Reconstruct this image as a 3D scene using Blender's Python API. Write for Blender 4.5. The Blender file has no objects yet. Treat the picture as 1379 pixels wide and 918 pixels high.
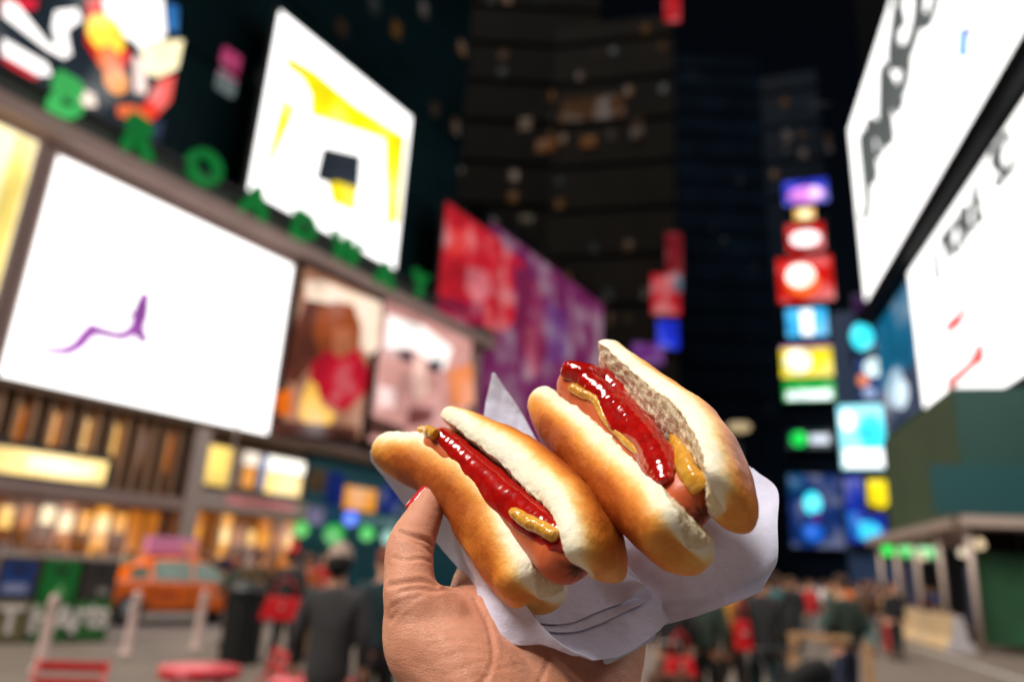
import bpy, bmesh, math, random
from mathutils import Vector, Matrix, noise
from mathutils.bvhtree import BVHTree

R = math.radians
scene = bpy.context.scene
col = scene.collection
random.seed(7)

# ------------------------------------------------------------------ camera
PITCH, ROLL, EYE, FPX, PW, PH = R(17.2), R(3.15), 1.6, 985.0, 1379.0, 918.0
cam_data = bpy.data.cameras.new('camera')
cam = bpy.data.objects.new('camera', cam_data)
col.objects.link(cam)
cam.rotation_mode = 'XYZ'
CM = Matrix.Rotation(math.pi / 2 + PITCH, 3, 'X') @ Matrix.Rotation(ROLL, 3, 'Z')
CO = Vector((0, 0, EYE))
cam.matrix_world = Matrix.Translation(CO) @ CM.to_4x4()
cam_data.sensor_width = 36
cam_data.lens = 36 * FPX / PW
cam_data.clip_start, cam_data.clip_end = 0.02, 3000
cam_data.dof.use_dof = True
cam_data.dof.focus_distance = 0.352
cam_data.dof.aperture_fstop = 4.0
scene.camera = cam

# ------------------------------------------------------------------ sky, sun, exposure
SUN_EL, SUN_AZ = R(56), R(-128)          # high, behind the camera and to its left
world = bpy.data.worlds.new('World')
scene.world = world
world.use_nodes = True
wn = world.node_tree
bg = wn.nodes['Background']
skyn = wn.nodes.new('ShaderNodeTexSky')
skyn.sky_type = 'NISHITA'
skyn.sun_disc = False
skyn.sun_elevation = SUN_EL
skyn.sun_rotation = SUN_AZ
wn.links.new(skyn.outputs[0], bg.inputs[0])
bg.inputs[1].default_value = 0.0012
sd = bpy.data.lights.new('sun', 'SUN')
sd.energy = 4.5
sd.angle = R(24)
sd.color = (1.0, 0.93, 0.84)
sun = bpy.data.objects.new('sun', sd)
col.objects.link(sun)
sdir = Vector((math.sin(SUN_AZ) * math.cos(SUN_EL), math.cos(SUN_AZ) * math.cos(SUN_EL), math.sin(SUN_EL)))
sun.rotation_euler = (-sdir).to_track_quat('-Z', 'Y').to_euler()
scene.view_settings.view_transform = 'Standard'
scene.view_settings.look = 'None'
scene.view_settings.gamma = 1
scene.view_settings.exposure = 0.0
scene.cycles.max_bounces = 8
scene.cycles.use_denoising = True

# ------------------------------------------------------------------ helpers
def ray(px, py):
    return CM @ Vector(((px - PW / 2) / FPX, -(py - PH / 2) / FPX, -1))

def at(px, py, d):                      # a point seen at a pixel, d metres in front of the lens
    return CO + ray(px, py) * d

def ground_at(px, py, z=0.0):
    r = ray(px, py)
    return CO + r * ((z - EYE) / r.z)

def dir_at(px, dist, z=0.0):            # ground position in the direction of a pixel column, dist metres away
    r = ray(px, 765)
    v = Vector((r.x, r.y, 0)).normalized() * dist
    return Vector((v.x, v.y, z))

def S(r, g, b):                         # sRGB 0..255 -> linear
    def c(v):
        v /= 255.0
        return v / 12.92 if v <= 0.04045 else ((v + 0.055) / 1.055) ** 2.4
    return (c(r), c(g), c(b), 1)

MATS = {}
def mat(name, color, rough=0.6, metal=0.0, noise_amt=0.15, noise_scale=6.0, bump=0.0, bump_scale=40.0, spec=0.5,
        emit=None, strength=1.0, coat=0.0):
    if name in MATS:
        return MATS[name]
    m = bpy.data.materials.new(name)
    m.use_nodes = True
    nt = m.node_tree
    p = nt.nodes['Principled BSDF']
    p.inputs['Roughness'].default_value = rough
    p.inputs['Metallic'].default_value = metal
    p.inputs['Specular IOR Level'].default_value = spec
    p.inputs['Coat Weight'].default_value = coat
    p.inputs['Base Color'].default_value = color
    tc = nt.nodes.new('ShaderNodeTexCoord')
    if noise_amt > 0:
        n = nt.nodes.new('ShaderNodeTexNoise')
        n.inputs['Scale'].default_value = noise_scale
        n.inputs['Detail'].default_value = 5
        nt.links.new(tc.outputs['Object'], n.inputs['Vector'])
        r = nt.nodes.new('ShaderNodeValToRGB')
        e = r.color_ramp.elements
        e[0].position, e[1].position = 0.3, 0.75
        e[0].color = tuple(c * (1 - noise_amt) for c in color[:3]) + (1,)
        e[1].color = tuple(min(1, c * (1 + noise_amt)) for c in color[:3]) + (1,)
        nt.links.new(n.outputs[0], r.inputs[0])
        nt.links.new(r.outputs[0], p.inputs['Base Color'])
    if bump > 0:
        n = nt.nodes.new('ShaderNodeTexNoise')
        n.inputs['Scale'].default_value = bump_scale
        n.inputs['Detail'].default_value = 6
        nt.links.new(tc.outputs['Object'], n.inputs['Vector'])
        b = nt.nodes.new('ShaderNodeBump')
        b.inputs['Strength'].default_value = bump
        b.inputs['Distance'].default_value = 0.02
        nt.links.new(n.outputs[0], b.inputs['Height'])
        nt.links.new(b.outputs[0], p.inputs['Normal'])
    if emit:
        p.inputs['Emission Color'].default_value = emit
        p.inputs['Emission Strength'].default_value = strength
    MATS[name] = m
    return m

def glow(r, g, b, k=1.0, vary=True):   # a lit screen / lamp colour, its picture slightly uneven
    name = 'lit_%d_%d_%d_%d' % (r, g, b, int(k * 100))
    if name in MATS:
        return MATS[name]
    m = mat(name, (0.01, 0.01, 0.01, 1), rough=0.4, noise_amt=0, emit=S(r, g, b), strength=k * 1.2, spec=0.0)
    if vary and min(r, g, b) < 246:
        nt = m.node_tree
        p = nt.nodes['Principled BSDF']
        tc = nt.nodes.new('ShaderNodeTexCoord')
        n = nt.nodes.new('ShaderNodeTexNoise')
        n.inputs['Scale'].default_value = 0.32
        n.inputs['Detail'].default_value = 2
        n.inputs['Roughness'].default_value = 0.5
        nt.links.new(tc.outputs['Object'], n.inputs['Vector'])
        rp = nt.nodes.new('ShaderNodeValToRGB')
        e = rp.color_ramp.elements
        c = S(r, g, b)
        d = tuple(0.6 * x for x in c[:3]) + (1,)
        l = tuple(x + (1 - x) * 0.3 for x in c[:3]) + (1,)
        e[0].position, e[0].color = 0.32, d
        e[1].position, e[1].color = 0.72, l
        q = e.new(0.5)
        q.color = c
        nt.links.new(n.outputs[0], rp.inputs[0])
        nt.links.new(rp.outputs[0], p.inputs['Emission Color'])
    return m

def link(o, parent=None):
    col.objects.link(o)
    if parent is not None:
        o.parent = parent
        o.matrix_parent_inverse = Matrix()
        if parent.parent is None:
            o.location = o.location - parent.location if parent.rotation_euler.z == 0 else o.location
    return o

def tag(o, label, cat, group=None, kind=None):
    o['label'] = label
    o['category'] = cat
    if group:
        o['group'] = group
    if kind:
        o['kind'] = kind
    return o

def thing(name, loc, label, cat, group=None, rz=0.0):
    o = bpy.data.objects.new(name, None)
    o.empty_display_size = 0.1
    o.location = loc
    o.rotation_euler = (0, 0, rz)
    col.objects.link(o)
    return tag(o, label, cat, group)

def mesh_of(name, verts, faces, smooth=False):
    me = bpy.data.meshes.new(name)
    me.from_pydata([tuple(v) for v in verts], [], faces)
    me.validate()
    if smooth:
        me.polygons.foreach_set('use_smooth', [True] * len(me.polygons))
    me.update()
    return me

def part(name, me, m, parent=None, loc=(0, 0, 0), rot=(0, 0, 0)):
    """mesh object; verts are in the parent's local space (or the world when there is none)"""
    o = bpy.data.objects.new(name, me)
    if m is not None and len(me.materials) == 0:
        me.materials.append(m)
    elif m is not None:
        o.material_slots[0].link = 'OBJECT'
        o.material_slots[0].material = m
    o.location = loc
    o.rotation_euler = rot
    col.objects.link(o)
    if parent is not None:
        o.parent = parent
    return o

class MB:
    """collects boxes, tubes, polygons in one mesh"""
    def __init__(s):
        s.v, s.f = [], []
    def add(s, vs, fs):
        n = len(s.v)
        s.v += [Vector(v) for v in vs]
        s.f += [[i + n for i in f] for f in fs]
        return s
    def box(s, c, d, rz=0.0, taper=1.0):
        x, y, z = d[0] / 2, d[1] / 2, d[2] / 2
        cs, sn = math.cos(rz), math.sin(rz)
        vs = []
        for k in (-1, 1):
            t = taper if k == 1 else 1
            for (a, b) in ((-1, -1), (1, -1), (1, 1), (-1, 1)):
                px, py = a * x * t, b * y * t
                vs.append((c[0] + px * cs - py * sn, c[1] + px * sn + py * cs, c[2] + k * z))
        return s.add(vs, [[3, 2, 1, 0], [4, 5, 6, 7], [0, 1, 5, 4], [1, 2, 6, 5], [2, 3, 7, 6], [3, 0, 4, 7]])
    def tube(s, pts, rad, n=10, cap=True):
        pts = [Vector(p) for p in pts]
        if not isinstance(rad, (list, tuple)):
            rad = [rad] * len(pts)
        rings, up = [], None
        for i, p in enumerate(pts):
            t = (pts[min(i + 1, len(pts) - 1)] - pts[max(i - 1, 0)]).normalized()
            if up is None:
                up = Vector((0, 0, 1)) if abs(t.z) < 0.9 else Vector((0, 1, 0))
            a = t.cross(up).normalized()
            up = a.cross(t).normalized()
            rings.append([p + (a * math.cos(2 * math.pi * k / n) + up * math.sin(2 * math.pi * k / n)) * rad[i] for k in range(n)])
        vs = [v for r in rings for v in r]
        fs = [[i * n + k, i * n + (k + 1) % n, (i + 1) * n + (k + 1) % n, (i + 1) * n + k] for i in range(len(pts) - 1) for k in range(n)]
        if cap:
            fs += [list(range(n))[::-1], [(len(pts) - 1) * n + k for k in range(n)]]
        return s.add(vs, fs)
    def lathe(s, prof, n=20, c=(0, 0, 0)):
        vs, fs = [], []
        for (r, z) in prof:
            for k in range(n):
                a = 2 * math.pi * k / n
                vs.append((c[0] + r * math.cos(a), c[1] + r * math.sin(a), c[2] + z))
        m = len(prof)
        for i in range(m - 1):
            for k in range(n):
                fs.append([i * n + k, i * n + (k + 1) % n, (i + 1) * n + (k + 1) % n, (i + 1) * n + k])
        fs += [list(range(n))[::-1], [(m - 1) * n + k for k in range(n)]]
        return s.add(vs, fs)
    def prism(s, poly, depth_vec):
        """planar polygon of 3D points extruded by a vector"""
        poly = [Vector(p) for p in poly]
        dv = Vector(depth_vec)
        n = len(poly)
        vs = poly + [p + dv for p in poly]
        fs = [list(range(n))[::-1], [n + i for i in range(n)]]
        fs += [[i, (i + 1) % n, n + (i + 1) % n, n + i] for i in range(n)]
        return s.add(vs, fs)
    def build(s, name, m, parent=None, smooth=False, loc=(0, 0, 0), rot=(0, 0, 0), bevel=0.0):
        me = mesh_of(name, s.v, s.f, smooth)
        if bevel > 0:
            bm = bmesh.new()
            bm.from_mesh(me)
            bmesh.ops.bevel(bm, geom=bm.edges[:], offset=bevel, segments=2, affect='EDGES', profile=0.6)
            bm.to_mesh(me)
            bm.free()
        return part(name, me, m, parent, loc, rot)

def cr(p0, p1, p2, p3, t):              # Catmull-Rom on tuples
    return tuple(0.5 * ((2 * b) + (-a + c) * t + (2 * a - 5 * b + 4 * c - d) * t * t + (-a + 3 * b - 3 * c + d) * t ** 3)
                 for a, b, c, d in zip(p0, p1, p2, p3))

def spline(pts, n):
    m = len(pts) - 1
    out = []
    for i in range(n):
        u = i / (n - 1) * m
        k = min(int(u), m - 1)
        g = lambda j: pts[max(0, min(m, j))]
        out.append(cr(g(k - 1), g(k), g(k + 1), g(k + 2), u - k))
    return out

def smoothstep(a, b, x):
    t = max(0.0, min(1.0, (x - a) / (b - a)))
    return t * t * (3 - 2 * t)

def fattr(me, name, vals):
    a = me.attributes.new(name, 'FLOAT', 'POINT')
    a.data.foreach_set('value', vals)

def evaluated(o):
    dg = bpy.context.evaluated_depsgraph_get()
    dg.update()
    return bpy.data.meshes.new_from_object(o.evaluated_get(dg))

# ================================================================== the square: ground, facades, screens
M_plaza = mat('plaza_paving', S(104, 92, 83), rough=0.75, noise_amt=0.22, noise_scale=1.3, bump=0.15, bump_scale=30)
M_road = mat('asphalt', S(92, 86, 84), rough=0.6, noise_amt=0.25, noise_scale=0.8, bump=0.2, bump_scale=60)
M_kerb = mat('kerb_stone', S(118, 104, 100), rough=0.8, noise_amt=0.15)
M_line = mat('road_paint', S(176, 172, 166), rough=0.7, noise_amt=0.15)
M_dark = mat('dark_cladding', S(14, 16, 18), rough=0.5, spec=0.06, noise_amt=0.3, noise_scale=0.2)
M_dark2 = mat('dark_stone', S(15, 12, 9), rough=0.8, spec=0.06, noise_amt=0.3, noise_scale=0.2)
M_teal = mat('dark_teal_glass', S(12, 30, 34), rough=0.4, spec=0.06, noise_amt=0.4, noise_scale=0.15)
M_navy = mat('navy_glass', S(9, 20, 32), rough=0.4, spec=0.06, noise_amt=0.4, noise_scale=0.1)
M_mauve = mat('grey_mauve_panel', S(162, 134, 126), rough=0.6, noise_amt=0.12, noise_scale=0.5)
M_bronze = mat('bronze_wall', S(112, 84, 62), rough=.6, noise_amt=.2)
M_brown = mat('bronze_fin', S(176, 134, 98), rough=0.5, metal=0.1, noise_amt=0.15)
M_steel = mat('pale_steel', S(186, 166, 156), rough=0.45, metal=0.15, noise_amt=0.08)
M_black = mat('black_metal', S(26, 27, 28), rough=0.5, noise_amt=0.2)
M_glass = mat('shop_glass', S(60, 52, 44), rough=0.15, noise_amt=0.1)

def structure(name, verts, faces, m):
    o = part(name, mesh_of(name, verts, faces), m)
    o['kind'] = 'structure'
    return o

def slab(name, poly, z0, z1, m):
    b = MB().prism([(x, y, z0) for x, y in poly], (0, 0, z1 - z0))
    return structure(name, b.v, b.f, m)

# ground reaches the horizon; the plaza is a raised sheet with kerbs on the left, the road lies beyond
structure('ground', [(-900, -300, -0.12), (900, -300, -0.12), (900, 1800, -0.12), (-900, 1800, -0.12)], [[0, 1, 2, 3]], M_road)

YL = R(33)
TL = Vector((math.sin(YL), math.cos(YL), 0))
NL = Vector((math.cos(YL), -math.sin(YL), 0))
PL = Vector((-15.0, 33.4, 0))
YR = R(15)
TR = Vector((math.sin(YR), math.cos(YR), 0))
NR = Vector((-math.cos(YR), math.sin(YR), 0))
PR = Vector((19.3, 24.4, 0))

class Face:
    """a facade plane: u runs along it, z up, o outwards into the square"""
    def __init__(s, p, t, n):
        s.p, s.t, s.n = Vector(p), Vector(t), Vector(n)
    def at(s, u, z, o=0.0):
        return s.p + s.t * u + Vector((0, 0, z)) + s.n * o
    def box(s, mb, u0, u1, z0, z1, o0, o1):
        q = [s.at(u0, z0, o0), s.at(u1, z0, o0), s.at(u1, z1, o0), s.at(u0, z1, o0)]
        return mb.prism(q, s.n * (o1 - o0))
    def uz(s, px, py):
        r = ray(px, py)
        k = (s.p - CO).dot(s.n) / r.dot(s.n)
        X = CO + r * k
        return (X - s.p).dot(s.t), X.z
FL, FR = Face(PL, TL, NL), Face(PR, TR, NR)

def shift(mb, loc):
    mb.v = [v - Vector(loc) for v in mb.v]
    return mb

# plaza: everything this side of the taxi lane
pz = [ground_at(-200, 846), ground_at(330, 835), ground_at(700, 835)]
plaza_poly = [(-30, -40), (30, -40), (30, 60), (9, 60)] + [tuple((FL.at(24, 0, 9.5)).xy), tuple((FL.at(-30, 0, 9.5)).xy), (-30, -10)]
KO = (ground_at(230, 851) - PL).dot(NL)
A, B = FL.at(-40, 0, KO), FL.at(26, 0, KO)
slab('plaza', [(-40, -40), (12.5, -40), (17.0, 22.0), (22, 40), tuple(B.xy), tuple(A.xy)], -0.1, 0.0, M_plaza)
mb = MB()
FLk = Face(FL.at(0, 0, KO), TL, NL)
FLk.box(mb, -40, 26, -0.11, 0.015, -0.02, 0.3)
structure('kerb', mb.v, mb.f, M_kerb)
mb = MB()
FL.box(mb, -40, 60, -0.11, 0.03, 0.3, 4.5)
structure('pavement', mb.v, mb.f, M_plaza)
mb = MB()
FR.box(mb, -30, 60, -0.11, 0.02, 0.0, 4.0)
structure('pavement', mb.v, mb.f, M_plaza)
mb = MB()
FR.box(mb, -12, 40, -0.1, 0.006, 6.2, 6.36)
structure('lane_marking', mb.v, mb.f, M_line)

def billboard(name, label, face, u0, u1, z0, z1, base, shapes, cat='billboard', group=None, o=0.0, thick=0.5, frame=0.3, frame_m=None, fcol=None):
    """shapes: (polygon in 0..1 picture space x right / y up, material)"""
    loc = face.at((u0 + u1) / 2, z0, o)
    t = thing(name, loc, label, cat, group)
    fm = frame_m or M_black
    mb = MB()
    face.box(mb, u0 - frame, u1 + frame, z0 - frame, z1 + frame, o, o + thick)
    shift(mb, loc).build('casing', fm, t)
    mb = MB()
    face.box(mb, u0, u1, z0, z1, o + thick + 0.004, o + thick + 0.05)
    shift(mb, loc).build('screen', base, t)
    lay = 0.06
    for sh in shapes:
        poly, m = sh[0], sh[1]
        mb = MB()
        for one in (poly if isinstance(poly[0], list) else [poly]):
            mb.prism([face.at(u0 + (u1 - u0) * x, z0 + (z1 - z0) * y, o + thick + lay) for x, y in one], face.n * 0.02)
        shift(mb, loc).build(sh[2] if len(sh) > 2 else 'printed_shape', m, t)
        lay += 0.025
    return t

def ell(cx, cy, rx, ry, n=20, rot=0.0):
    return [(cx + rx * math.cos(2 * math.pi * k / n) * math.cos(rot) - ry * math.sin(2 * math.pi * k / n) * math.sin(rot),
             cy + rx * math.cos(2 * math.pi * k / n) * math.sin(rot) + ry * math.sin(2 * math.pi * k / n) * math.cos(rot)) for k in range(n)]

def rect(x0, y0, x1, y1):
    return [(x0, y0), (x1, y0), (x1, y1), (x0, y1)]

def stroke(pts, w):
    """polyline -> polygon of about constant width (picture space)"""
    L, Rr = [], []
    for i, (x, y) in enumerate(pts):
        x0, y0 = pts[max(0, i - 1)]
        x1, y1 = pts[min(len(pts) - 1, i + 1)]
        l = math.hypot(x1 - x0, y1 - y0) or 1
        nx, ny = -(y1 - y0) / l, (x1 - x0) / l
        ww = w[i] if isinstance(w, (list, tuple)) else w
        L.append((x + nx * ww, y + ny * ww))
        Rr.append((x - nx * ww, y - ny * ww))
    return [[L[i], L[i + 1], Rr[i + 1], Rr[i]] for i in range(len(pts) - 1)]

WHITE = glow(255, 253, 250, 1.9)
LETTER_CACHE = {}
def letter_mesh(ch, depth):
    key = (ch, depth)
    if key not in LETTER_CACHE:
        cu = bpy.data.curves.new('letter', 'FONT')
        cu.body = ch
        cu.align_x = 'CENTER'
        cu.extrude = depth
        cu.offset = 0.022
        cu.bevel_depth = 0.004
        o = bpy.data.objects.new('letter', cu)
        col.objects.link(o)
        me = evaluated(o)
        bpy.data.objects.remove(o)
        LETTER_CACHE[key] = me
    return LETTER_CACHE[key]

def letters(parent, face, text, u0, du, z, size, m, o, depth=0.12, dz=0.0, squash=1.0):
    """one mesh per letter, standing on the facade"""
    for i, ch in enumerate(text):
        if ch == ' ':
            continue
        me = letter_mesh(ch, depth)
        ob = bpy.data.objects.new('letter', me)
        if len(me.materials) == 0:
            me.materials.append(m)
        else:
            ob.material_slots[0].link = 'OBJECT'
            ob.material_slots[0].material = m
        col.objects.link(ob)
        t = face.t if face.t.cross(Vector((0, 0, 1))).dot(face.n) > 0 else -face.t
        ob.parent = parent
        rot = Matrix((t, Vector((0, 0, 1)), t.cross(Vector((0, 0, 1))))).transposed().to_4x4()
        pos = face.at(u0 + du * i, z + dz * i, o) - parent.location
        ob.matrix_basis = Matrix.Translation(pos) @ rot @ Matrix.Diagonal((size * squash, size, size, 1))

# ---------------------------------------------------------------- left building with the marquee
loc = FL.at(2, 0)
lb = thing('building', loc, 'low storefront building with lit shop windows under the big white screen', 'building')
mb = MB(); FL.box(mb, -45, 24, 0, 18.6, -14, -0.4); shift(mb, loc).build('wall', M_mauve, lb)
mb = MB(); FL.box(mb, -45, 24, 17.25, 17.95, -0.396, 0.9); shift(mb, loc).build('cornice', M_mauve, lb)
mb = MB(); FL.box(mb, -45, 24, 17.96, 18.7, -0.396, 0.7); shift(mb, loc).build('parapet', mat('dark_green_trim', S(40, 44, 34), rough=.6), lb)
mb = MB(); FL.box(mb, -45, 24, 7.0, 7.3, -0.396, 1.0); shift(mb, loc).build('ledge', M_bronze, lb)
mb = MB(); FL.box(mb, -45, 0.2, 3.25, 3.75, -0.396, 1.3); shift(mb, loc).build('beam', M_mauve, lb)
mb = MB(); FL.box(mb, -45, 24, 3.752, 6.9, -0.396, -0.2); shift(mb, loc).build('fascia', M_bronze, lb)
fin = None
for k in range(34):
    mb = MB()
    u = -20 + k * 0.62
    FL.box(mb, u, u + 0.2, 4.95 if u < -3.3 else 3.78, 6.98, -0.196, 0.3)
    shift(mb, loc).build('fin', M_brown, lb)
amber = [glow(255, 170, 60, .95), glow(255, 200, 110, 1.1), glow(226, 130, 40, .7), glow(255, 220, 150, 1.25), glow(150, 84, 30, .55)]
rr = random.Random(3)
for k in range(26):                                     # display windows at street level
    u = -19 + k * 0.74
    mb = MB()
    FL.box(mb, u, u + 0.58, 0.35, 3.1, -0.39, -0.3)
    w = shift(mb, loc).build('window', amber[rr.choice((0, 2, 2, 4, 4, 0, 4))], lb)
    mb = MB()
    FL.box(mb, u + 0.05, u + 0.53, rr.uniform(1.9, 2.3), rr.uniform(2.7, 3.0), -0.296, -0.25)
    shift(mb, loc).build('lamp', amber[rr.choice((0, 1, 3, 4, 2))], w)
    mb = MB()
    FL.box(mb, u + 0.12, u + 0.46, 0.5, rr.uniform(1.0, 1.7), -0.296, -0.2)
    shift(mb, loc).build('display', rr.choice((M_brown, M_dark2, amber[4], M_mauve)), w)
for k in range(16):                                     # glints of downlights between the fins, put in as glowing panels
    u = -19.5 + k * 1.24
    mb = MB()
    FL.box(mb, u + 0.22, u + 0.56, 4.9, 6.5, -0.19, 0.1)
    shift(mb, loc).build('downlight_glint', amber[rr.choice((1, 2, 2, 0, 4))], lb)
mb = MB(); FL.box(mb, 0.35, 1.15, 0.03, 7.0, 0.0, 0.9); shift(mb, loc).build('column', M_steel, lb)
# second shop: bright upper window, pale fascia, amber shopfront
mb = MB(); FL.box(mb, 1.35, 7.6, 4.5, 6.5, 0.0, 0.2); w2 = shift(mb, loc).build('window', glow(120, 90, 70, .6), lb)
for (a, b_, c, d, m) in ((1.5, 3.0, 4.6, 6.4, glow(255, 214, 110, 1.3)), (3.1, 3.5, 4.6, 6.4, M_mauve), (3.7, 4.4, 4.7, 5.7, glow(255, 170, 80, .9)), (3.6, 4.5, 5.75, 6.4, glow(255, 240, 220, 1.2)),
                         (4.7, 5.0, 4.7, 6.4, glow(150, 170, 220, .7)), (5.1, 7.5, 5.7, 6.4, glow(255, 250, 236, 1.5)), (5.1, 7.4, 4.6, 5.6, glow(255, 216, 120, 1.3))):
    mb = MB(); FL.box(mb, a, b_, c, d, 0.21, 0.26); shift(mb, loc).build('pane', m, w2)
mb = MB(); FL.box(mb, 1.35, 7.7, 3.45, 4.3, 0.0, 0.6); fs_ = shift(mb, loc).build('fascia', M_steel, lb)
mb = MB(); FL.box(mb, 2.6, 6.9, 3.8, 4.12, 0.605, 0.65); shift(mb, loc).build('name_strip', glow(220, 120, 120, .55), fs_)
for k in range(8):
    u = 1.5 + k * 0.78
    mb = MB(); FL.box(mb, u, u + 0.62, 0.3, 3.3, -0.1, 0.0); w = shift(mb, loc).build('window', amber[(2, 4, 0, 4, 4, 2, 4, 2)[k]], lb)
    mb = MB(); FL.box(mb, u + 0.1, u + 0.5, 2.0, 2.7, 0.004, 0.05); shift(mb, loc).build('lamp', amber[(0, 4, 3, 2, 1, 0, 2, 1)[k]], w)
# third shop: teal front with small lit panels
M_tealp = mat('teal_panel', S(24, 84, 96), rough=0.5, noise_amt=0.15)
mb = MB(); FL.box(mb, 7.9, 23.5, 0.03, 7.0, -0.39, 0.1); sf = shift(mb, loc).build('shopfront', M_tealp, lb)
for (a, b_, c, d, m) in ((8.0, 9.2, 5.0, 6.2, glow(80, 60, 40, .8)), (9.4, 10.6, 4.4, 6.2, glow(16, 36, 110, .8)), (10.8, 13.4, 4.3, 5.6, glow(235, 150, 40, .9)), (13.8, 15.6, 4.4, 6.0, glow(20, 40, 110, .8)),
                         (8.3, 9.4, 3.3, 4.2, glow(170, 160, 200, .5)), (11.4, 15.6, 3.5, 4.1, glow(110, 150, 150, .45)), (16.2, 22, 3.2, 5.6, glow(30, 60, 90, .6))):
    mb = MB(); FL.box(mb, a, b_, c, d, 0.104, 0.16); shift(mb, loc).build('lit_panel', m, sf)

def round_light(name, label, pos, r, m, cat, group=None, k=0.35):
    t = thing(name, pos, label, cat, group)
    MB().lathe([(0.02, -r), (r * .5, -r * .86), (r * .87, -r * .5), (r, 0), (r * .87, r * .5), (r * .5, r * .86), (0.02, r)], 16).build('globe', m, t, smooth=True)
    MB().tube([(0, 0, -r * 0.9), (0, 0, -pos.z)], 0.05, 8).build('stem', M_black, t, smooth=True)
    return t
round_light('blue_beacon', 'small bright blue beacon on a thin post before the teal shopfront', FL.at(10.6, 3.75, 1.0), 0.42, glow(40, 110, 255, 1.2), 'light')
for i, (u, z, g, lab) in enumerate(((6.6, 2.9, (90, 220, 90), 'pale green signal light near the red hat'), (8.9, 2.8, (40, 190, 60), 'wide green signal light by the teal shop'), (11.4, 3.0, (70, 230, 90), 'green signal light beside the knitted cap'), (13.2, 2.9, (170, 230, 210), 'whitish green light far along the teal shopfront'))):
    round_light('signal_light', lab, FL.at(u, z, 1.6), 0.4 if i != 1 else 0.55, glow(*g, .8), 'light')

# lit sign band over the shop windows
billboard('light_box_sign', 'long glowing yellow light box above the amber shop windows', FL, -14, -3.3, 3.95, 4.85, glow(255, 218, 140, 1.5), [(rect(.3, .2, .6, .8), glow(255, 244, 200, 1.8)), (rect(.72, .2, .95, .8), glow(255, 236, 180, 1.7))], cat='sign', o=0.2)
# slim pole in front of the white screen
pl = thing('flag_pole', FL.at(1.6, 0.03, 2.0), 'slim pale pole rising in front of the white screen', 'pole')
MB().lathe([(.13, 0), (.12, .4), (.07, .5), (.06, 4), (.05, 8.6), (.02, 8.7)], 12).build('pole', M_steel, pl, smooth=True)
MB().lathe([(.22, 0), (.22, .08), (.15, .14)], 16).build('base', M_steel, pl, smooth=True)

# screens on the left building
PURP = glow(176, 90, 190, .9)
# reclining figure like mark on the white screen, about 50..200 px
def upoly(face, rectuz, pts):                           # pixels -> picture space of a screen
    u0, u1, z0, z1 = rectuz
    out = []
    for (x, y) in pts:
        u, z = face.uz(x, y)
        out.append(((u - u0) / (u1 - u0), (z - z0) / (z1 - z0)))
    return out
RW = (-7.75, 4.75, 7.45, 16.75)
sp_ = stroke(upoly(FL, RW, [(48, 470), (66, 473), (84, 474), (100, 466), (112, 452), (120, 444), (140, 450), (158, 454), (172, 448), (180, 440), (184, 425), (188, 408), (192, 394)]),
             [.010, .016, .020, .020, .022, .030, .022, .022, .022, .026, .030, .024, .014])
leg_ = stroke(upoly(FL, RW, [(180, 440), (184, 452), (190, 464)]), [.022, .024, .018])
arm_ = stroke(upoly(FL, RW, [(182, 430), (172, 424), (160, 424)]), [.014, .010, .006])
billboard('billboard', 'large blank white screen showing a small purple reclining figure', FL, *RW, WHITE, [(sp_, PURP, 'figure'), (leg_, PURP, 'figure'), (arm_, PURP, 'figure'), (ell(.70, .905, .006, .008), glow(240, 190, 240, 1.2), 'figure')], frame=.35, frame_m=M_mauve, o=-.39, thick=.6)
billboard('billboard', 'pale yellow glowing screen next to the blank white screen', FL, -26, -8.6, 7.45, 16.9, glow(255, 238, 178, 1.45), [(rect(.955, 0.01, .995, .99), glow(255, 226, 120, 1.1)), (ell(.8, .5, .12, .3), glow(255, 250, 226, 1.5))], frame=.35, frame_m=M_mauve, o=-.39, thick=.6)
# two posters right of the white screen
RA = (5.3, 11.1, 8.3, 16.9)
def A1(*p): return upoly(FL, RA, p)
billboard('billboard', 'backlit poster of a figure in a red top against peach light', FL, *RA, glow(214, 150, 118, .62), [
    (A1((402, 380), (425, 380), (505, 410), (500, 470), (488, 480), (440, 430), (402, 440)), glow(255, 226, 200, 1.0)),
    (A1((402, 405), (432, 410), (420, 480), (388, 520), (372, 510), (385, 450)), glow(120, 60, 44, .6)),
    (A1((418, 418), (440, 408), (465, 412), (476, 440), (474, 470), (420, 480), (412, 450)), glow(176, 84, 40, .7)),
    (A1((440, 445), (462, 442), (466, 480), (450, 492), (436, 478)), glow(206, 120, 80, .7)),
    (A1((408, 490), (430, 470), (446, 484), (470, 470), (486, 500), (480, 530), (452, 556), (430, 545), (404, 520)), glow(206, 20, 46, .75)),
    (A1((360, 530), (380, 525), (380, 560), (360, 558)), glow(255, 120, 20, .9)),
    (A1((396, 530), (404, 512), (414, 520), (420, 545), (440, 560), (432, 572), (400, 572), (390, 560)), glow(255, 196, 90, 1.0)),
    (A1((352, 566), (470, 576), (468, 590), (350, 584)), glow(110, 60, 50, .5)),
], frame=.25, frame_m=M_dark2)
RB = (11.9, 21.4, 8.3, 17.2)
def A2(*p): return upoly(FL, RB, p)
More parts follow.
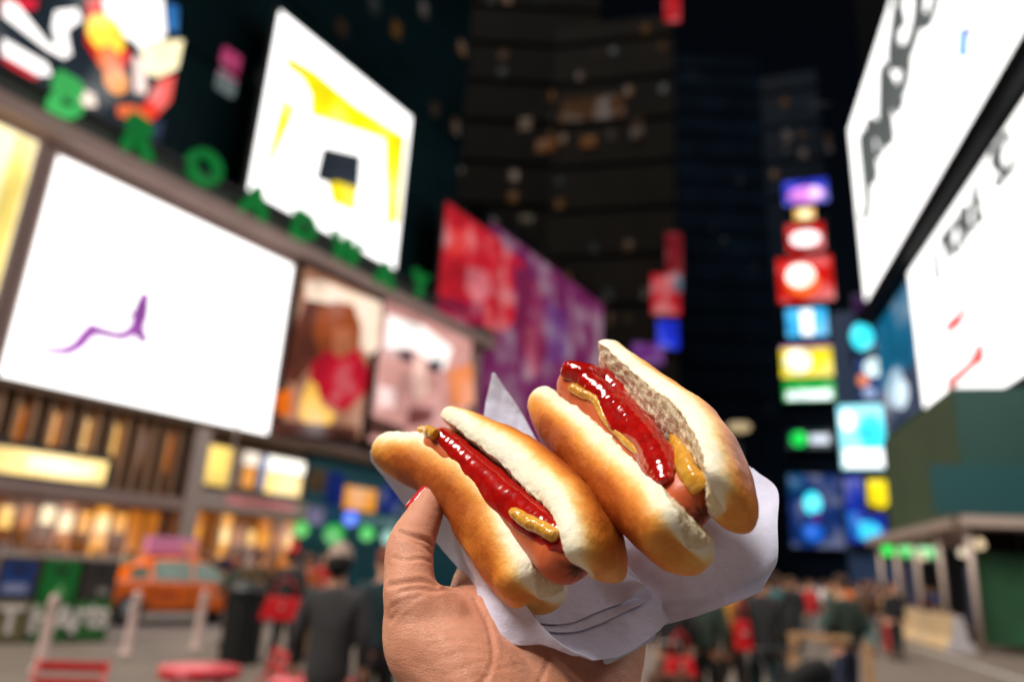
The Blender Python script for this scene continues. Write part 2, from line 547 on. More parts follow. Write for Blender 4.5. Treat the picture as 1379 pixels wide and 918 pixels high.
billboard('billboard', 'pink backlit poster of a close up face', FL, *RB, glow(236, 170, 160, .75), [
    (A2((512, 425), (560, 440), (600, 470), (590, 500), (545, 470), (510, 470)), glow(255, 248, 240, 1.2)),
    (A2((525, 470), (545, 475), (548, 490), (530, 486)), glow(70, 60, 72, .7)),
    (A2((566, 488), (586, 484), (584, 500), (566, 502)), glow(70, 60, 72, .7)),
    (A2((548, 480), (562, 486), (566, 530), (550, 540), (544, 520)), glow(255, 206, 190, 1.0)),
    (A2((500, 520), (522, 525), (520, 550), (498, 548)), glow(255, 220, 214, 1.0)),
    (A2((540, 550), (575, 550), (570, 570), (536, 575)), glow(150, 80, 76, .6)),
    (A2((592, 500), (625, 490), (628, 545), (596, 550)), glow(255, 150, 90, .8)),
    (A2((486, 560), (536, 578), (530, 590), (484, 586)), glow(110, 70, 60, .5)),
], frame=.25, frame_m=M_dark2)
# green letters standing along the roof edge
gl = thing('roof_letter_sign', FL.at(0, 18.7, 1.0), 'row of dark green capital letters along the cornice of the marquee', 'sign')
GRN = glow(24, 150, 66, .5)
GRN2 = glow(80, 214, 110, .7)
for i, (ch, px, py) in enumerate((('B', 72, 140), ('R', 170, 192), ('O', 258, 233), ('A', 327, 276), ('D', 393, 310), ('W', 451, 340), ('A', 502, 372), ('Y', 550, 386))):
    u, z = FL.uz(px, py)
    letters(gl, Face(FL.at(u, 0, 1.0), TL, NL), ch, 0, 0, z - 0.75, 2.3 if i < 3 else 2.2, GRN2 if i == 0 else GRN, 0.0, depth=.1)
mb = MB(); FL.box(mb, -14, 20, 18.72, 18.9, .9, 1.1); shift(mb, gl.location).build('rail', M_black, gl)

# tower blocks behind the marquee
def tower(name, label, face, u0, u1, z1, o0, o1, m, wins=(), z0=0.0, seed=1, wm=None, nwin=0, wsize=(1.2, 1.5), pitch=(2.6, 3.8), zmin=20):
    loc = face.at((u0 + u1) / 2, 0, o1)
    t = thing(name, loc, label, 'building')
    mb = MB(); face.box(mb, u0, u1, z0, z1, o0, o1); shift(mb, loc).build('wall', m, t)
    rg = random.Random(seed)
    for k in range(nwin):
        u = u0 + 1 + int(rg.random() * ((u1 - u0 - 2) / pitch[0])) * pitch[0]
        z = zmin + int(rg.random() * ((z1 - zmin - 2) / pitch[1])) * pitch[1]
        mb = MB(); face.box(mb, u, u + wsize[0], z, z + wsize[1], o1 + 0.01 + 0.003 * k, o1 + 0.06 + 0.003 * k)
        shift(mb, loc).build('window', rg.choice(wm), t)
    for (a, b_, c, d, mm) in wins:
        mb = MB(); face.box(mb, a, b_, c, d, o1 + 0.2, o1 + 0.3); shift(mb, loc).build('lit_window', mm, t)
    # floor bands
    z = zmin
    k = 0
    while z < z1 - 2 and k < 40:
        mb = MB(); face.box(mb, u0 - .05, u1 + .05, z - .5, z - .2, o1 - .2, o1 + .35); shift(mb, loc).build('floor_band', m, t)
        z += pitch[1] * 2
        k += 1
    return t
dim = [glow(88, 60, 30, .3), glow(60, 42, 24, .25), glow(40, 50, 48, .25), glow(120, 80, 34, .3)]
tower('tower_block', 'dark teal glass tower rising behind the row of green letters', FL, -30, 22, 62, -16, -2.5, M_teal, nwin=60, wm=dim, seed=4, wsize=(.9, 1.3))
# colourful video screen, upper left, set on the tower above the letters
RV = (-30, -3.9, 20.4, 34)
def AV(*p): return upoly(Face(FL.at(0, 0, -2), TL, NL), RV, p)
W2 = glow(255, 250, 246, 1.4)
billboard('video_screen', 'busy video screen of red, white and orange shapes above the green letters', Face(FL.at(0, 0, -2.4), TL, NL), *RV, glow(46, 58, 70, .5), [
    (AV((0, 0), (48, 0), (46, 14), (20, 18), (0, 24)), glow(255, 40, 70, 1.1)),
    (AV((0, 62), (30, 82), (52, 104), (40, 112), (0, 84)), glow(225, 40, 60, .9)),
    (AV((0, 54), (60, 88), (66, 104), (50, 104), (0, 76)), W2),
    (AV((2, 2), (20, 10), (60, 60), (92, 72), (84, 82), (60, 70), (0, 24)), W2),
    (AV((70, 18), (100, 14), (106, 30), (86, 44), (92, 78), (74, 70), (66, 40)), W2),
    (AV((90, 114), (122, 130), (126, 146), (110, 146), (92, 130)), glow(250, 226, 206, 1.1)),
    (AV((112, 0), (150, 0), (160, 60), (172, 78), (150, 120), (128, 90), (110, 60)), glow(236, 40, 20, .95)),
    (AV((132, 0), (214, 0), (218, 50), (190, 80), (176, 60), (140, 40)), W2),
    (ell(*AV((137, 50))[0], .035, .07), glow(255, 214, 70, 1.3)),
    (ell(*AV((150, 112))[0], .022, .05), glow(255, 150, 30, 1.1)),
    (ell(*AV((140, 84))[0], .02, .05), glow(255, 120, 30, 1.0)),
    (AV((186, 60), (240, 58), (232, 96), (206, 108), (184, 100)), glow(255, 240, 190, 1.3)),
    (AV((172, 80), (188, 84), (190, 130), (174, 128)), glow(255, 214, 200, 1.1)),
    (AV((206, 112), (228, 104), (222, 140), (196, 168), (176, 160)), glow(246, 50, 24, .95)),
    (AV((150, 146), (172, 146), (196, 160), (190, 172), (150, 160)), glow(255, 120, 70, 1.0)),
    (AV((216, 10), (232, 14), (230, 50), (216, 44)), glow(50, 120, 190, .9)),
    (AV((196, 166), (212, 168), (206, 196), (192, 190)), glow(60, 70, 100, .6)),
], o=0.0, frame_m=M_dark)
# yellow and white board on the roof
RY = (1.15, 12.7, 19.6, 30.9)
FY = Face(FL.at(0, 0, 0.0), TL, NL)
def AY(*p): return upoly(FY, RY, p)
YEL = glow(255, 238, 10, 1.05)
billboard('billboard', 'white rooftop board with bold yellow shapes and a black square', FL, *RY, WHITE, [
    (AY((378, 76), (420, 100), (470, 142), (540, 186), (530, 300), (514, 310), (512, 190), (470, 176), (412, 158), (412, 130), (400, 108), (380, 94)), YEL),
    (AY((374, 134), (394, 148), (360, 222), (352, 220)), YEL),
    (AY((428, 200), (480, 212), (476, 260), (418, 244)), glow(58, 66, 78, .6)),
    (AY((434, 250), (446, 247), (474, 256), (472, 288), (440, 276)), glow(255, 226, 10, 1.05)),
], frame=.25, o=0, thick=.3)
bp = thing('small_sign', FL.at(0.4, 27.5, -2.2), 'tiny pink sign hanging on the teal tower', 'sign')
mb = MB(); FL.box(mb, -.1, 1.0, 27.0, 28.6, -2.5, -2.2); shift(mb, bp.location).build('panel', glow(200, 70, 120, .6), bp)
mb = MB(); FL.box(mb, -.1, 1.0, 26.0, 26.9, -2.5, -2.2); shift(mb, bp.location).build('lower_panel', glow(100, 120, 120, .4), bp)

# corner screen, red side and purple side
FC1 = Face(FL.at(17.0, 0, -1.0), TL, NL)
tower('tower_block', 'dark slab block carrying the red and purple corner screen', FL, 24.3, 48, 30, -26, -1.3, M_dark, seed=12, nwin=14, wm=dim, zmin=28)
RC = (24.6, 46, 11.5, 28.5)
def AC(*p): return upoly(FL, RC, p)
billboard('video_screen', 'wide dim video screen fading from red to purple on the far corner', FL, *RC, glow(130, 40, 100, .6), [
    (AC((664, 318), (690, 330), (716, 352), (712, 420), (690, 446), (664, 430)), glow(214, 24, 44, .7)),
    (AC((700, 350), (740, 384), (752, 470), (720, 500), (704, 430)), glow(150, 40, 90, .6)),
    (AC((742, 400), (772, 420), (776, 480), (748, 490)), glow(120, 60, 130, .6)),
    (AC((716, 440), (730, 436), (736, 500), (720, 510)), glow(190, 80, 110, .6)),
], o=-1.25, thick=.4, frame=.2)
RD = (17.0, 24.2, 17.6, 26.4)
def AD(*p): return upoly(Face(FL.at(0, 0, 0.6), TL, NL), RD, p)
billboard('video_screen', 'bright red video screen with a pale pink patch beside the far purple one', FL, *RD, glow(206, 26, 44, .75), [
    (AD((628, 358), (655, 366), (664, 396), (640, 408), (626, 390)), glow(220, 110, 120, .8)),
    (AD((600, 310), (630, 306), (640, 330), (604, 350)), glow(220, 50, 50, .8)),
    (AD((588, 400), (650, 410), (648, 440), (586, 430)), glow(170, 24, 70, .7)),
], o=0.2, thick=.4, frame=.2)

# ---------------------------------------------------------------- centre: dark buildings down the avenue
FM = Face(dir_at(705, 120), Vector((1, 0, 0)), Vector((0, -1, 0)))
def px_u(face, px, py): return face.uz(px, py)
u0, _ = FM.uz(590, 400); u1, _ = FM.uz(800, 400)
warm = glow(120, 74, 30, .38)
def Mw(face, x0, y0, x1, y1, m):
    a = face.uz(x0, y1); b_ = face.uz(x1, y0)
    return (a[0], b_[0], a[1], b_[1], m)
tower('skyscraper', 'dark brown setback skyscraper with a faintly lit upper band', FM, u0, u1, 150, -30, 0, M_dark2, nwin=46, wm=dim + [warm], seed=21, wsize=(1.6, 2.0), pitch=(3.4, 4.4), zmin=30)
FM2 = Face(dir_at(800, 100), Vector((math.cos(R(-14)), math.sin(R(-14)), 0)), Vector((math.sin(R(-14)), -math.cos(R(-14)), 0)))
tower('skyscraper', 'dark office tower with scattered amber windows down the avenue', FM2, FM2.uz(735, 400)[0], FM2.uz(912, 400)[0], 88, -30, 0, M_dark2, wins=[
    Mw(FM2, 758, 128, 842, 166, glow(96, 60, 26, .3)), Mw(FM2, 722, 188, 750, 206, warm), Mw(FM2, 782, 184, 804, 200, warm), Mw(FM2, 700, 160, 716, 176, glow(100, 70, 30, .35)), Mw(FM2, 850, 160, 866, 190, glow(70, 46, 26, .3)),
    Mw(FM2, 700, 290, 718, 300, glow(80, 66, 40, .35))], nwin=30, wm=dim, seed=31, wsize=(1.2, 1.6), pitch=(2.6, 3.8), zmin=24)
FM3 = Face(dir_at(890, 90), Vector((1, 0, 0)), Vector((0, -1, 0)))
def hang(label, name, face, boxes, o=0.4):
    a = boxes[0]
    loc = face.at((a[0] + a[1]) / 2, a[2], o)
    t = thing(name, loc, label, 'sign')
    for i, (x0, x1, z0, z1, m) in enumerate(boxes):
        mb = MB(); face.box(mb, x0, x1, z0, z1, o + i * .02, o + .5 + i * .02)
        shift(mb, loc).build('panel', m, t)
    return t
hang('upright red sign with a blue square at its foot hanging on the avenue corner', 'blade_sign', FM3, [
    Mw(FM3, 896, 318, 916, 372, glow(140, 20, 34, .55)), Mw(FM3, 876, 374, 914, 424, glow(196, 26, 40, .7)), Mw(FM3, 904, 376, 916, 396, glow(110, 120, 140, .5)), Mw(FM3, 884, 436, 912, 470, glow(24, 50, 220, .8))])
hang('low purple sign glowing behind the ketchup end of the hot dog', 'blade_sign', FM3, [Mw(FM3, 850, 466, 892, 490, glow(120, 50, 140, .6))])
hang('lone red light panel high on the dark tower', 'roof_sign', Face(dir_at(895, 95), (1, 0, 0), (0, -1, 0)), [Mw(Face(dir_at(895, 95), (1, 0, 0), (0, -1, 0)), 894, -6, 914, 32, glow(200, 24, 34, .65))])
FN = Face(dir_at(970, 190), Vector((1, 0, 0)), Vector((0, -1, 0)))
tower('skyscraper', 'near black navy tower closing the gap beside the dark office tower', FN, FN.uz(905, 500)[0], FN.uz(1046, 500)[0], 150, -30, 0, M_navy, nwin=10, wm=[glow(26, 34, 44, .25)], seed=8, zmin=40)

# ---------------------------------------------------------------- slim tower of stacked screens
FT = Face(dir_at(1088, 130), Vector((math.cos(R(-20)), math.sin(R(-20)), 0)), Vector((math.sin(R(-20)), -math.cos(R(-20)), 0)))
tower('tower_block', 'slim dark tower stacked with coloured screens at the end of the square', FT, FT.uz(1046, 500)[0], FT.uz(1132, 500)[0], 96, -14, 0, M_navy, wins=[
    Mw(FT, 1052, 140, 1116, 150, glow(52, 40, 24, .3)), Mw(FT, 1056, 176, 1062, 206, glow(46, 36, 24, .3)), Mw(FT, 1112, 180, 1118, 206, glow(60, 40, 30, .3)), Mw(FT, 1066, 210, 1104, 216, glow(46, 36, 22, .3))], nwin=8, wm=dim, seed=3, zmin=70)
def tscreen(label, x0, y0, x1, y1, base, shapes, face=None, o=0.4):
    f = face or FT
    a, b_ = f.uz(x0, y1), f.uz(x1, y0)
    r = (a[0], b_[0], a[1], b_[1])
    return billboard('video_screen', label, f, *r, base, [(p, m) for p, m in shapes], frame=.15, o=o, thick=.5)
CY = glow(60, 236, 255, 1.3)
tscreen('small blue and lilac screen topping the slim screen tower', 1056, 243, 1113, 280, glow(40, 60, 220, .9), [(ell(.5, .38, .42, .34), glow(236, 140, 236, 1.1)), (ell(.7, .45, .14, .24), glow(255, 214, 255, 1.3))])
tscreen('narrow warm yellow screen between the lilac and red screens', 1070, 282, 1096, 300, glow(255, 190, 90, 1.1), [(ell(.5, .5, .3, .4), glow(255, 244, 190, 1.5))])
tscreen('red screen with a flat white oval on the screen tower', 1060, 302, 1108, 342, glow(216, 14, 20, .95), [(ell(.5, .45, .4, .3), glow(255, 250, 250, 1.5))])
tscreen('square red screen with a glowing white heart shape on the screen tower', 1049, 346, 1119, 410, glow(226, 20, 14, .95), [(ell(.45, .42, .3, .3), glow(255, 110, 30, 1.1)), (ell(.42, .58, .26, .26), glow(255, 250, 236, 1.7))])
tscreen('cyan screen with a white upright bar on the screen tower', 1060, 416, 1112, 456, glow(60, 190, 255, 1.1), [(rect(.36, .05, .66, .95), glow(255, 255, 255, 1.5))])
tscreen('yellow and white screen on the screen tower', 1053, 466, 1122, 510, glow(255, 230, 20, 1.1), [(ell(.32, .5, .26, .4), glow(255, 252, 220, 1.6)), (rect(.0, .93, 1, 1), glow(220, 130, 220, .9))])
tscreen('green strip screen above a white strip on the screen tower', 1056, 513, 1122, 541, glow(20, 190, 70, .9), [(rect(.06, .05, .94, .5), glow(240, 255, 255, 1.5))])
tscreen('small green and white strip low on the screen tower', 1062, 580, 1118, 604, glow(24, 60, 70, .5), [(ell(.25, .5, .2, .42), glow(30, 240, 90, 1.1)), (rect(.5, .25, .95, .75), glow(230, 240, 255, 1.0))])
tscreen('tall blue screen with a cyan blob at the foot of the screen tower', 1066, 640, 1130, 736, glow(14, 56, 130, .6), [(ell(.45, .6, .17, .16), CY), (ell(.42, .2, .2, .12), glow(30, 110, 230, .9)), (rect(.0, .75, .3, 1), glow(14, 90, 140, .7)), (ell(.5, .42, .08, .08), glow(120, 40, 160, .8))])
# lower block right of the screen tower
FT2 = Face(dir_at(1170, 100), Vector((math.cos(R(-24)), math.sin(R(-24)), 0)), Vector((math.sin(R(-24)), -math.cos(R(-24)), 0)))
tower('tower_block', 'low blue lit block between the screen tower and the white facade', FT2, FT2.uz(1132, 600)[0], FT2.uz(1262, 600)[0], 36, -14, 0, mat('blue_cladding', S(24, 50, 84), rough=.5), nwin=0, zmin=60)
tscreen('oval cyan sign on the blue lit block', 1145, 436, 1176, 476, glow(20, 50, 110, .6), [(ell(.5, .5, .44, .48), CY)], face=FT2)
tscreen('magenta light panel high beside the white facade', 1150, 398, 1180, 424, glow(70, 24, 90, .5), [(ell(.75, .5, .2, .4), glow(220, 80, 170, 1.0))], face=FT2)
tscreen('pale screen patches above the cyan and white screen', 1158, 482, 1196, 540, glow(30, 70, 150, .6), [(ell(.55, .75, .35, .22), glow(230, 255, 255, 1.4)), (ell(.15, .45, .18, .14), glow(250, 140, 90, 1.0)), (ell(.3, .15, .2, .14), glow(170, 190, 230, 1.0))], face=FT2)
tscreen('cyan and white square screen on the blue lit block', 1134, 546, 1192, 632, glow(150, 240, 255, 1.3), [(ell(.66, .55, .26, .3), CY), (rect(.05, .02, .98, .3), glow(255, 255, 255, 1.6)), (ell(.2, .75, .16, .16), glow(255, 255, 255, 1.6))], face=FT2)
tscreen('glowing white and lilac screen below the teal screen', 1196, 520, 1262, 618, glow(250, 222, 250, 1.5), [(rect(.1, .1, .9, .7), glow(255, 252, 255, 1.8))], face=FT2)
tscreen('deep blue screen with a cyan foot behind the yellow sign', 1143, 642, 1186, 730, glow(16, 54, 190, .7), [(ell(.5, .18, .36, .14), glow(60, 210, 255, 1.2)), (rect(.0, .1, .3, .45), glow(20, 110, 210, .9))], face=FT2)
FT3 = Face(dir_at(1200, 60), FT2.t, FT2.n)
ys = tscreen('glowing yellow sign on a bracket over the crowd', 1168, 646, 1232, 690, glow(80, 70, 20, .5), [([(.02, .25), (.3, .1), (.55, .4), (.98, .3), (.98, .8), (.6, .95), (.05, .95)], glow(255, 226, 20, 1.2))], face=FT3)
MB().tube([(0, 0, 0.2), (0, 0, -FT3.uz(1200, 690)[1])], .12, 8).build('post', M_steel, ys)
gs = tscreen('long green neon bar sign under the green hoarding', 1184, 728, 1256, 752, glow(20, 90, 40, .6), [(rect(.02, .15, .98, .85), glow(30, 220, 70, .95)), (rect(.3, .4, .95, .7), glow(150, 240, 160, 1.1)), (ell(.14, .55, .11, .4), glow(60, 255, 100, 1.2))], face=Face(dir_at(1220, 40), FT2.t, FT2.n))
MB().tube([(0, .3, 0.2), (0, .3, -Face(dir_at(1220, 40), FT2.t, FT2.n).uz(1220, 752)[1])], .09, 8).build('post', M_steel, gs)
# lone beige globe lamp far off
lp = dir_at(1003, 70)
lf = Face(lp, (1, 0, 0), (0, -1, 0))
_, lz = lf.uz(1003, 575)
sl = thing('street_lamp', Vector((lp.x, lp.y, 0)), 'lone warm street lamp against the dark avenue', 'street lamp')
MB().tube([(0, 0, -.1), (0, 0, lz - .4)], [.12, .07], 8).build('post', M_black, sl, smooth=True)
MB().lathe([(.2, -.5), (.9, -.3), (1.1, 0), (.9, .3), (.2, .45)], 16, c=(0, 0, lz)).build('lamp_head', glow(206, 176, 120, .7), sl, smooth=True)

# ---------------------------------------------------------------- right building with the white screens
loc = FR.at(10, 0)
rb = thing('building', loc, 'tall building on the avenue corner covered by two bright white screens', 'building')
mb = MB(); FR.box(mb, -40, 25, 0, 60, -20, -0.6); shift(mb, loc).build('wall', M_dark, rb)
mb = MB(); FR.box(mb, -40, 25, 19.3, 20.4, -0.596, 1.1); shift(mb, loc).build('ledge', M_dark, rb)
TXT = glow(120, 126, 124, .6)
up = billboard('billboard', 'huge white screen with a column of grey capital letters running along its top', FR, -34, 25, 20.5, 35.2, WHITE, [
    (upoly(FR, (-34, 25, 20.5, 35.2), [(1316, 36), (1330, 32), (1328, 76), (1314, 76)]), glow(40, 150, 240, 1.0)),
    (upoly(FR, (-34, 25, 20.5, 35.2), [(1331, 36), (1338, 32), (1337, 44), (1331, 46)]), glow(240, 130, 120, 1.1)),
    (upoly(FR, (-34, 25, 20.5, 35.2), [(1340, 66), (1346, 64), (1346, 76), (1340, 78)]), glow(250, 240, 150, 1.3))],
    frame=.2, o=-.55, thick=1.2)
for i, ch in enumerate('JNASO'):
    px, py = ((1182, 222), (1203, 178), (1214, 135), (1232, 80), (1243, 25))[i]
    u, z = FR.uz(px, py)
    letters(up, Face(FR.at(u, 0, 0.75), TR, NR), ch, 0, 0, z - 2.0, 6.4, TXT, 0, depth=.03, squash=1.3)
u, z = FR.uz(1275, -6)
letters(up, Face(FR.at(u, 0, 0.75), TR, NR), 'O', 0, 0, z - 1.2, 4.5, TXT, 0, depth=.03)
lo = billboard('billboard', 'white screen with small grey words and two red brush marks', FR, -34, 14.8, 9.6, 19.0, WHITE, [
    (upoly(FR, (-34, 14.8, 9.6, 19.0), [(1288, 440), (1296, 428), (1304, 424), (1320, 404), (1322, 410), (1312, 436), (1300, 446), (1290, 450)]), glow(240, 70, 76, .9)),
    (upoly(FR, (-34, 14.8, 9.6, 19.0), [(1290, 512), (1306, 500), (1322, 486), (1334, 464), (1344, 458), (1346, 486), (1330, 496), (1312, 512), (1294, 526)]), glow(244, 96, 90, .95)),
    (upoly(FR, (-34, 14.8, 9.6, 19.0), [(1350, 370), (1355, 370), (1358, 386), (1354, 386)]), glow(190, 180, 180, 1.0))],
    frame=.2, o=-.55, thick=1.0)
for ch, px, py in (('S', 1278, 358), ('T', 1292, 336), ('O', 1306, 320), ('R', 1320, 300), ('E', 1336, 278), ('S', 1366, 226), ('C', 1376, 214)):
    u, z = FR.uz(px, py)
    letters(lo, Face(FR.at(u, 0, 0.56), TR, NR), ch, 0, 0, z - .7, 2.3, TXT, 0, depth=.03)
billboard('video_screen', 'teal screen wedged at the far end of the lower white screen', FR, 15.3, 24.8, 11.5, 19.0, glow(16, 110, 150, .75), [
    (rect(0, 0, 1, .35), glow(70, 80, 110, .6)), (ell(.6, .3, .22, .16), glow(170, 200, 220, .9)), (ell(.45, .2, .16, .12), glow(220, 240, 250, 1.2))], o=-.55, thick=.8)

# ---- green hoarding box over a sidewalk shed
M_olive = mat('olive_hoarding', S(66, 84, 60), rough=.6, noise_amt=.12, noise_scale=.4)
M_sea = mat('sea_green_panel', S(20, 74, 78), rough=.6, noise_amt=.12, noise_scale=.4)
M_ply = mat('green_plywood', S(26, 74, 44), rough=.7, noise_amt=.2, noise_scale=1.5)
sx, sy = dir_at(1313, 25.5).xy                                  # near left corner of the shed
FS = Face((sx, sy, 0), TR, NR)                       # its long side runs down the street
FE = Face((sx, sy, 0), Vector((math.cos(YR), -math.sin(YR), 0)), Vector((-math.sin(YR), -math.cos(YR), 0)))   # its end faces the square
loc = Vector((sx, sy, 0))
sh = thing('sidewalk_shed', loc, 'sidewalk shed of pale posts carrying a tall green hoarding', 'shed')
ztop, zmid, zdeck = 7.6, 4.6, 3.45
mb = MB(); FS.box(mb, 0.1, 9.5, zdeck + .3, ztop, -12, 0); shift(mb, loc).build('hoarding', M_olive, sh)
mb = MB(); FE.box(mb, 0.02, 12, zdeck + .302, ztop - .02, -.1, 0.05); shift(mb, loc).build('end_panel', mat('dark_sea_panel', S(32, 72, 66), rough=.6, noise_amt=.1), sh)
mb = MB(); FE.box(mb, -.9, 12, zdeck + .33, zdeck + 1.75, .06, .12); shift(mb, loc).build('sign_panel', M_sea, sh)
mb = MB(); FS.box(mb, -.2, 13.2, zdeck, zdeck + .298, -12.2, .25); shift(mb, loc).build('deck', M_steel, sh)
for k in range(5):
    mb = MB(); p = FS.at(.05 + k * 2.9, 0, .05); mb.tube([(p.x, p.y, 0.02), (p.x, p.y, zdeck)], .085, 10); shift(mb, loc).build('post', M_steel, sh, smooth=True)
for k in range(1, 4):
    mb = MB(); p = FE.at(k * 2.6, 0, .05); mb.tube([(p.x, p.y, 0.02), (p.x, p.y, zdeck)], .085, 10); shift(mb, loc).build('post', M_black, sh, smooth=True)
for k in range(5):
    mb = MB(); FE.box(mb, .2 + k * 1.3, 1.46 + k * 1.3, .25, 2.75, -.6, -.5); shift(mb, loc).build('plywood_panel', M_ply, sh)
for k in range(5):
    mb = MB(); FE.box(mb, .2 + k * 1.3, 1.46 + k * 1.3, 2.8, zdeck - .02, -.7, -.62); shift(mb, loc).build('plywood_panel', M_dark2, sh)
for k, q in enumerate((FE.at(.3, 2.95, -.3), FE.at(3.1, 2.95, -.3), FS.at(5, 2.9, -1.2), FS.at(10, 2.9, -1.2))):
    MB().lathe([(.03, -.12), (.12, -.06), (.14, 0), (.1, .1), (.04, .2)], 12, c=q - loc).build('bulkhead_lamp', glow(255, 226, 180, .9), sh, smooth=True)
for k in range(7):
    mb = MB(); FS.box(mb, 2.2 + k * 1.8, 3.6 + k * 1.8, .3, 2.7, -4.2, -4.0)
    shift(mb, loc).build('shop_window', (glow(120, 100, 90, .5), glow(176, 90, 60, .5), glow(90, 90, 110, .5), glow(150, 120, 80, .5))[k % 4], sh)
for (a, z, m) in ((3.5, 2.2, glow(170, 30, 60, .6)), (6.2, 2.4, glow(120, 160, 190, .6)), (4.6, 2.0, glow(80, 60, 210, .7)), (8, 2.1, glow(210, 120, 60, .6)), (10, 2.3, glow(230, 200, 180, .6))):
    mb = MB(); FS.box(mb, a, a + .8, z, z + .5, -3.9, -3.7); shift(mb, loc).build('hanging_sign', m, sh)

# concrete jersey barriers in front of the shed
M_conc = mat('tan_concrete', S(196, 168, 128), rough=.85, noise_amt=.14, noise_scale=1.2, bump=.2)
M_conc2 = mat('grey_concrete', S(170, 164, 168), rough=.85, noise_amt=.12, noise_scale=1.2)
prof = [(-.38, 0), (.38, 0), (.38, .1), (.2, .34), (.13, .95), (-.13, .95), (-.2, .34), (-.38, .1)]
for k in range(3):
    p0 = FS.at(.15 + k * 3.15, 0, .55)
    t = thing('jersey_barrier', p0, ('tan concrete barrier with a pale end nearest the shed corner post', 'tan concrete barrier in the middle of the row along the shed', 'tan concrete barrier at the far end of the row along the shed')[k], 'barrier', 'concrete barriers along the shed')
    q = [TR * .03 + NR * x + Vector((0, 0, z)) for x, z in prof]
    MB().prism(q, TR * 3.0).build('body', M_conc, t)
    q = [NR * (x * 1.02) + Vector((0, 0, z * 1.01)) for x, z in prof]
    MB().prism(q, TR * .028).build('end_face', M_conc2, t)
    for j in range(4):
        MB().box(TR * (.5 + j * .66) + NR * .0 + Vector((0, 0, .98)), (.07, .07, .1)).build('lifting_loop', M_steel, t)


# ================================================================== street objects
M_red = mat('red_paint', S(186, 22, 30), rough=.35, noise_amt=.1)
M_redtop = mat('red_table_paint', S(206, 60, 74), rough=.3, noise_amt=.1)
M_orange = mat('cab_paint', S(236, 104, 14), rough=.25, noise_amt=.05, coat=.5)
M_tyre = mat('tyre_rubber', S(30, 30, 31), rough=.9)
M_rim = mat('rim_metal', S(140, 140, 144), rough=.35, metal=.6)
M_win = mat('car_glass', S(96, 116, 104), rough=.12, noise_amt=.25, noise_scale=2)
M_lamp = mat('lamp_lens', S(214, 206, 200), rough=.2)
M_bollard = mat('bollard_paint', S(196, 168, 160), rough=.45, metal=.2, noise_amt=.1)

# ---- taxi
CAR = [(-2.42, .46, .74, .80, .66, .56), (-2.3, .28, .92, 1.0, .84, .7), (-1.9, .24, 1.0, 1.13, .9, .70), (-1.45, .24, 1.0, 1.40, .915, .66), (-.9, .24, 1.0, 1.52, .92, .64), (-.2, .24, .99, 1.55, .92, .64),
       (.4, .24, .98, 1.49, .92, .65), (.9, .24, .97, 1.22, .92, .69), (1.25, .24, .95, 1.03, .91, .74), (1.8, .25, .90, .95, .88, .72), (2.25, .28, .78, .83, .80, .62), (2.42, .42, .64, .70, .64, .46)]
def car_at(x):
    for a, b in zip(CAR[:-1], CAR[1:]):
        if a[0] <= x <= b[0]:
            k = (x - a[0]) / (b[0] - a[0])
            return [p + (q - p) * k for p, q in zip(a, b)]
    return CAR[-1]
def car_side(x, f, s, proud=.012):
    _, zb, zt, zr, w, wr = car_at(x)
    return Vector((x, s * (w * .985 + (wr - w * .985) * f + proud), zt + (zr - .05 - zt) * f + proud * .4))
c1 = ground_at(232, 837, -.12)
HEAD = math.atan2(TL.y, TL.x) - R(12)
taxi = thing('taxi', Vector((c1.x, c1.y, -.12)), 'orange taxi with a pink roof advertisement parked along the kerb', 'taxi', rz=HEAD)
vs, fs = [], []
RN = 14
for (x, zb, zt, zr, w, wr) in CAR:
    half = [(w * .88, zb), (w, zb + .14), (w * 1.0, zt - .12), (w * .985, zt), (wr, zr - .05), (wr * .82, zr), (wr * .3, zr + .012)]
    vs += [(x, -a, b) for a, b in half] + [(x, a, b) for a, b in half[::-1]]
for i in range(len(CAR) - 1):
    for k in range(RN):
        fs.append([i * RN + k, i * RN + (k + 1) % RN, (i + 1) * RN + (k + 1) % RN, (i + 1) * RN + k])
fs += [list(range(RN))[::-1], [(len(CAR) - 1) * RN + k for k in range(RN)]]
body = part('body', mesh_of('body', vs, fs, True), M_orange, taxi)
bm = bmesh.new(); bm.from_mesh(body.data); bmesh.ops.recalc_face_normals(bm, faces=bm.faces[:]); bm.to_mesh(body.data); bm.free()
md = body.modifiers.new('sub', 'SUBSURF'); md.levels = md.render_levels = 2
def grid_panel(name, m, xs, fsn, s, proud=.014):
    v, f = [], []
    for x in xs:
        for g in fsn:
            v.append(car_side(x, g, s, proud))
    n = len(fsn)
    for i in range(len(xs) - 1):
        for j in range(n - 1):
            f.append([i * n + j, (i + 1) * n + j, (i + 1) * n + j + 1, i * n + j + 1])
    return part(name, mesh_of(name, v, f, True), m, taxi)
